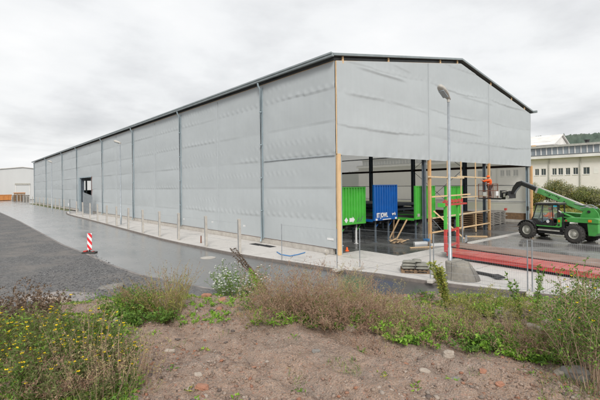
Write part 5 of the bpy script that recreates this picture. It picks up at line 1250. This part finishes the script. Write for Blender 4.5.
single('brown_burdock','dry dark brown seed head weed at the left edge before the gravel','dry weed',10,332,lambda V,p,z:plant(V,rg,P4(p),46,.95,.4,.5,.1,side=7,sleaf=7,leafn=6,key='lf_brown',ll=(.03,.055),lw=.6,sec='lf_darkb',stem_r=.004),'stem_brown')
single('brown_burdock','dry brown seed head weed behind the yellow flowers, nearer the pale lump','dry weed',36,322,lambda V,p,z:plant(V,rg,P4(p),30,.55,.3,.5,.1,side=6,sleaf=6,leafn=6,key='lf_brown',ll=(.03,.055),lw=.6,sec='lf_darkb',stem_r=.004),'stem_brown')
for i,(px,py,h,l) in enumerate(((84,372,1.05,'thin reddish bare stems rising above the yellow flowers'),(118,392,.85,'pale dry upright seed stems at the bottom left of the path'),(137,385,.7,'dry pinkish stems beside the path at lower left'),(100,398,.7,'dry stems at the bottom edge left of the path'))):
    single('dry_stem_weed',l,'dry weed',px,py,lambda V,p,z:plant(V,rg,P4(p),26,h,.28,.25,.06,side=3,sl=(.05,.14),sleaf=6,leafn=14,key='lf_brown',ll=(.012,.026),lw=.5,stem_r=.003,sec='lf_gold'),'stem_brown','dry stems at lower left')
# ------------------------------------------------------------------ dry weeds and ground cover, countless
V=Veg();rg=RS(5)
def mass(V,pxs,fn):
    for (px,py,*a) in pxs:
        p,z=G(px,py)
        if p.z>-.05: fn(V,p,z,*a)
dry=lambda V,p,z,h=.7,n_=40:plant(V,rg,P4(p),int(n_),h,.28,.65,.2,side=9,sl=(.08,.24),sleaf=6,leafn=5,key='lf_brown',ll=(.012,.026),lw=.6,stem_r=.0028)
rr_=RS(77)
bigs=[(270,312,1.15,40),(284,316,1.35,46),(300,318,1.35,50),(318,318,1.3,50),(334,320,1.2,46),(350,320,1.0,42),(363,322,.8,36),(300,324,.6,36),(325,326,.6,36),(270,320,.6,30),(350,327,.5,30)]
mass(V,bigs,dry)
for cx_,cy_ in ((385,330),(402,338),(418,330),(432,342),(470,345),(492,340),(516,350),(545,350),(400,322),(455,335),(380,342)):
    for k in range(2): mass(V,[(cx_+rr_.uniform(-6,6),cy_-9+(cx_-380)*.085+rr_.uniform(-4,7),rr_.uniform(.2,.48),16)],dry)
o=tag(V.build('dry_weeds','stem_brown'),'tangled reddish brown dry weeds along the top of the bank','dry weeds',None,'stuff')
V=Veg()
mass(V,[(x,306+rr_.rand()*12,.55+.35*rr_.rand(),18) for x in np.arange(258,380,11)],lambda V,p,z,h,n_:plant(V,rg,P4(p),n_,h*1.15,.3,.35,.1,side=6,sl=(.06,.16),sleaf=6,leafn=6,key='lf_gold',ll=(.014,.03),lw=.35,stem_r=.0025))
mass(V,[(x,322+rr_.rand()*20,.3+.35*rr_.rand(),9) for x in np.arange(380,560,9)],lambda V,p,z,h,n_:plant(V,rg,P4(p),n_,h*1.15,.3,.35,.1,side=5,sl=(.06,.16),sleaf=5,leafn=6,key='lf_gold',ll=(.014,.03),lw=.35,stem_r=.0025))
tag(V.build('dry_grass','lf_gold'),'thin straw coloured grass stems standing up out of the dry weeds','dry grass',None,'stuff')
# leafy green clumps among the dry stuff
V=Veg()
for k in range(70):
    px=rr_.choice([rr_.uniform(255,565),rr_.uniform(375,560)]);mass(V,[(px,rr_.uniform(308,328)+max(0,(px-300))*.135,rr_.uniform(.15,.42),14)],lambda V,p,z,h,n_:plant(V,rg,P4(p),n_,h,.2,.8,.2,side=3,sl=(.04,.1),sleaf=4,leafn=12,key='lf_bright' if rr_.rand()<.65 else 'lf_green',ll=(.03,.075),lw=.42,stem_r=.0025))
for k in range(8):
    px=rr_.uniform(175,262);mass(V,[(px,rr_.uniform(299,322),rr_.uniform(.10,.2),10)],lambda V,p,z,h,n_:plant(V,rg,P4(p),n_,h,.2,.9,.2,side=2,sl=(.04,.08),sleaf=4,leafn=12,key='lf_bright',ll=(.03,.07),lw=.42,stem_r=.0025))
tag(V.build('green_weeds','stem_green'),'bright green leafy weeds growing between the dry stems on the bank','weeds',None,'stuff')
# low green cover
V=Veg()
n_=9000;z=4.3*np.exp(rg.rand(n_)*math.log(13/4.3));l=(rg.rand(n_)*2-1)*(z*.85+1)
side=(l<-1.1-.18*(z-5));bank=(l>-2.6)&(z>7.7-.12*l+.2*np.sin(l*2))&(z<10.5);lft=side&(z<8.2)&(l<-.40*z-.05);rgt=(l>.55*z)&(z>4.3);mid=(z>9.2)&(l<-2.2)&(l>-6)
d=fbm(l*1.3+40,z*1.3,3);k=((bank&(d>np.where(l<-.6,.25,-.15)))|(lft&(d>-.5))|(rgt&(d>.0))|(mid&(d>.0)))|(rg.rand(n_)<.012);l,z=l[k],z[k]
x,y=LZ(l,z);h=terrain(l,z);nc=len(l);m=11
q=np.repeat(np.stack([x,y,h],1)[:,None],m,1)+rg.normal(size=(nc,m,3))*np.array([.045,.045,.0]);q[...,2]=terrain_w(q[...,0],q[...,1])-.004+.03*rg.rand(nc,m)
dd=rg.normal(size=q.shape);dd[...,2]=abs(dd[...,2])*.8+.25;sel=rg.rand(nc)
for key,a,b in (('lf_green',0,.35),('lf_bright',.35,.82),('lf_yg',.82,1.01)):
    s_=(sel>=a)&(sel<b);mm=s_.sum()*m;V.leaf(key,q[s_],dd[s_],.03+.065*rg.rand(mm),.013+.022*rg.rand(mm),rg,.5)
V.S=[];o=tag(V.build('ground_weeds','stem_green'),'low green weeds and seedlings growing in patches over the rubble bank','weeds',None,'stuff')
# grass blades
V=Veg();n_=30000;z=4.2*np.exp(rg.rand(n_)*math.log(12/4.2));l=(rg.rand(n_)*2-1)*(z*.85+1)
d=fbm(l*1.6+80,z*1.6,3);bank=(l>-3.)&(z>7.5-.1*l)&(z<9.6);lft=(l<-.41*z)&(z<8.0);rgt=(l>.58*z)&(z>4.2)
k=(bank&(d>.05))|(lft&(d>-.35))|(rgt&(d>-.2))|((d>.62)&(z<7));l,z=l[k],z[k];x,y=LZ(l,z);p=np.stack([x,y,terrain(l,z)-.005],1)
dd=rg.normal(size=p.shape)*.45;dd[:,2]=1;sel=rg.rand(len(p))
for key,a,b in (('lf_green',0,.5),('lf_gold',.5,.72),('lf_bright',.72,.86),('lf_olive',.86,1.1)):
    s_=(sel>=a)&(sel<b);V.leaf(key,p[s_],dd[s_],.05+.16*rg.rand(s_.sum())**2,.006,rg,.5)
tag(V.build('grass','stem_green'),'short green and straw grass tufts on the rubble bank','grass',None,'stuff')
V=Veg();n_=5200;z=4.4*np.exp(rg.rand(n_)*math.log(11/4.4));l=(rg.rand(n_)*2-1)*(z*.85+1);k=((l>-3)&(z>7.0))|(l<-.36*z)|(l>.5*z)|(rg.rand(n_)<.06);l,z=l[k],z[k];x,y=LZ(l,z)
p=np.stack([x,y,terrain(l,z)+.008],1);dd=rg.normal(size=p.shape);dd[:,2]*=.15;L_=.04+.16*rg.rand(len(p))
V.seg(curves(rg,p,dd,L_,3,.0,.1),np.full(len(p),.0025),np.full(len(p),.001));V.leaf('lf_brown',p+rg.normal(size=p.shape)*.03*np.array([1,1,0]),dd,.03+.04*rg.rand(len(p)),.018,rg,.2)
tag(V.build('litter','stem_brown'),'dead twigs and fallen brown leaves lying on the bank','litter',None,'stuff')
# lower-left weed tangle
V=Veg()
for k in range(46):
    px=rr_.uniform(-5,122);py=rr_.uniform(max(352,345+.25*px),400);p,z=G(px,py)
    if rr_.rand()<.6: plant(V,rg,P4(p),16,rr_.uniform(.25,.5),.22,.45,.12,side=4,sl=(.05,.14),sleaf=4,leafn=16,key='lf_green' if rr_.rand()<.6 else 'lf_olive',ll=(.03,.07),lw=.24,stem_r=.0025)
    else: dry(V,p,z,rr_.uniform(.25,.5),12)
tag(V.build('weed_tangle','stem_brown'),'mixed green and brown weed tangle filling the lower left corner','weeds',None,'stuff')
# ------------------------------------------------------------------ bushes before the factory
def crown(V,rng,c,R_,n_,keys,ls,lobes=26):
    c=np.array(c);R_=np.array(R_);lc=rng.normal(size=(lobes,3));lc=nrm(lc)*(.25+.75*rng.rand(lobes,1)**.5)*.78;lc[:,2]=abs(lc[:,2])*1.0-.12
    lr=.18+.22*rng.rand(lobes);w_=rng.randint(0,lobes,n_);v=nrm(rng.normal(size=(n_,3)))*(rng.rand(n_,1)**.45);q=(lc[w_]+v*lr[w_,None])*R_+c
    q[:,2]=np.maximum(q[:,2],.05);kk=rng.randint(0,len(keys),lobes)
    mixk=np.where(rng.rand(n_)<.7,kk[w_],rng.randint(0,len(keys),n_))
    for i,k_ in enumerate(keys):
        s_=mixk==i;V.leaf(k_,q[s_],rng.normal(size=(s_.sum(),3)),ls*(.6+.8*rng.rand(s_.sum())),ls*.6,rng)
    st=c*np.array([1,1,0])+rng.normal(size=(14,3))*np.array([.3,.3,0])*R_*.5;e_=lc[rng.randint(0,lobes,14)]*R_+c
    t=np.linspace(0,1,5)[None,:,None];V.seg(st[:,None]*(1-t)+e_[:,None]*t,np.full(14,.07),np.full(14,.02))
bl=[(54,6.2,3.0,4.0,3.2,3.1,('lf_far','lf_olive','lf_autumn','lf_far'),'dark grey green round bush before the factory, middle one'),(51,8.8,2.6,2.6,2.4,2.7,('lf_far','lf_autumn','lf_yg'),'olive bush at the left of the hedge beside the hall corner'),(54,2.4,2.4,3.4,2.9,2.6,('lf_far','lf_yg','lf_far','lf_olive'),'dusty green wide bush right of the middle round bush'),(56,-1.0,2.8,2.8,1.9,3.3,('lf_autumn','lf_yg','lf_olive'),'yellow autumn bush at the right edge before the factory wall'),(57,12.5,2.6,3,3,3,('lf_far','lf_olive'),'green bush hidden mostly behind the hall corner'),
 (57,-6,3,3,3,3.5,('lf_far','lf_autumn'),'green yellow bush beyond the right edge of the view')]
for i,(x,y,zc_,rx,ry,rz,keys,lb) in enumerate(bl):
    e=empty('bush',(x,y,0),0,lb,'bush','bushes before the factory');V=Veg();crown(V,RS(i+50),(0,0,zc_*.62),(rx,ry,rz),15000,[k for k in keys],.17,34)
    V.build('bush','bark',e)
for i,(x,y,r,k_,lb) in enumerate(((47.5,5.6,1.0,('lf_autumn','lf_yg'),'low orange yellow shrub behind the handler boom'),(48.5,2.9,1.2,('lf_yg','lf_autumn'),'low yellow green shrub behind the rear of the handler'),(47.5,1.0,1.,('lf_yg','lf_yg','lf_autumn'),'low yellow shrub left of the maroon trailer'),(46.6,8.2,1.2,('lf_yg','lf_olive','lf_autumn'),'low shrub at the foot of the hall corner post in the distance'))):
    e=empty('shrub',(x,y,0),0,lb,'shrub','low shrubs behind the handler');V=Veg();crown(V,RS(i+90),(0,0,.5),(r,r*1.4,.95),5000,list(k_),.12,16);V.build('shrub','bark',e)
V=Veg();rg=RS(8);n_=26000;p=np.stack([45+14*rg.rand(n_),-12+26*rg.rand(n_),np.full(n_,.02)],1);dd=rg.normal(size=p.shape)*.4;dd[:,2]=1;s_=rg.rand(n_)
for key,a,b in (('lf_yg',0,.6),('lf_gold',.6,.8),('lf_olive',.8,1.1)):
    k=(s_>=a)&(s_<b);V.leaf(key,p[k],dd[k],.25+.5*rg.rand(k.sum()),.06,rg,.4)
tag(V.build('tall_grass','stem_green'),'tall yellow green grass of the strip before the factory','grass',None,'stuff')
scn.cycles.max_bounces=8 if hasattr(scn,'cycles') else 8
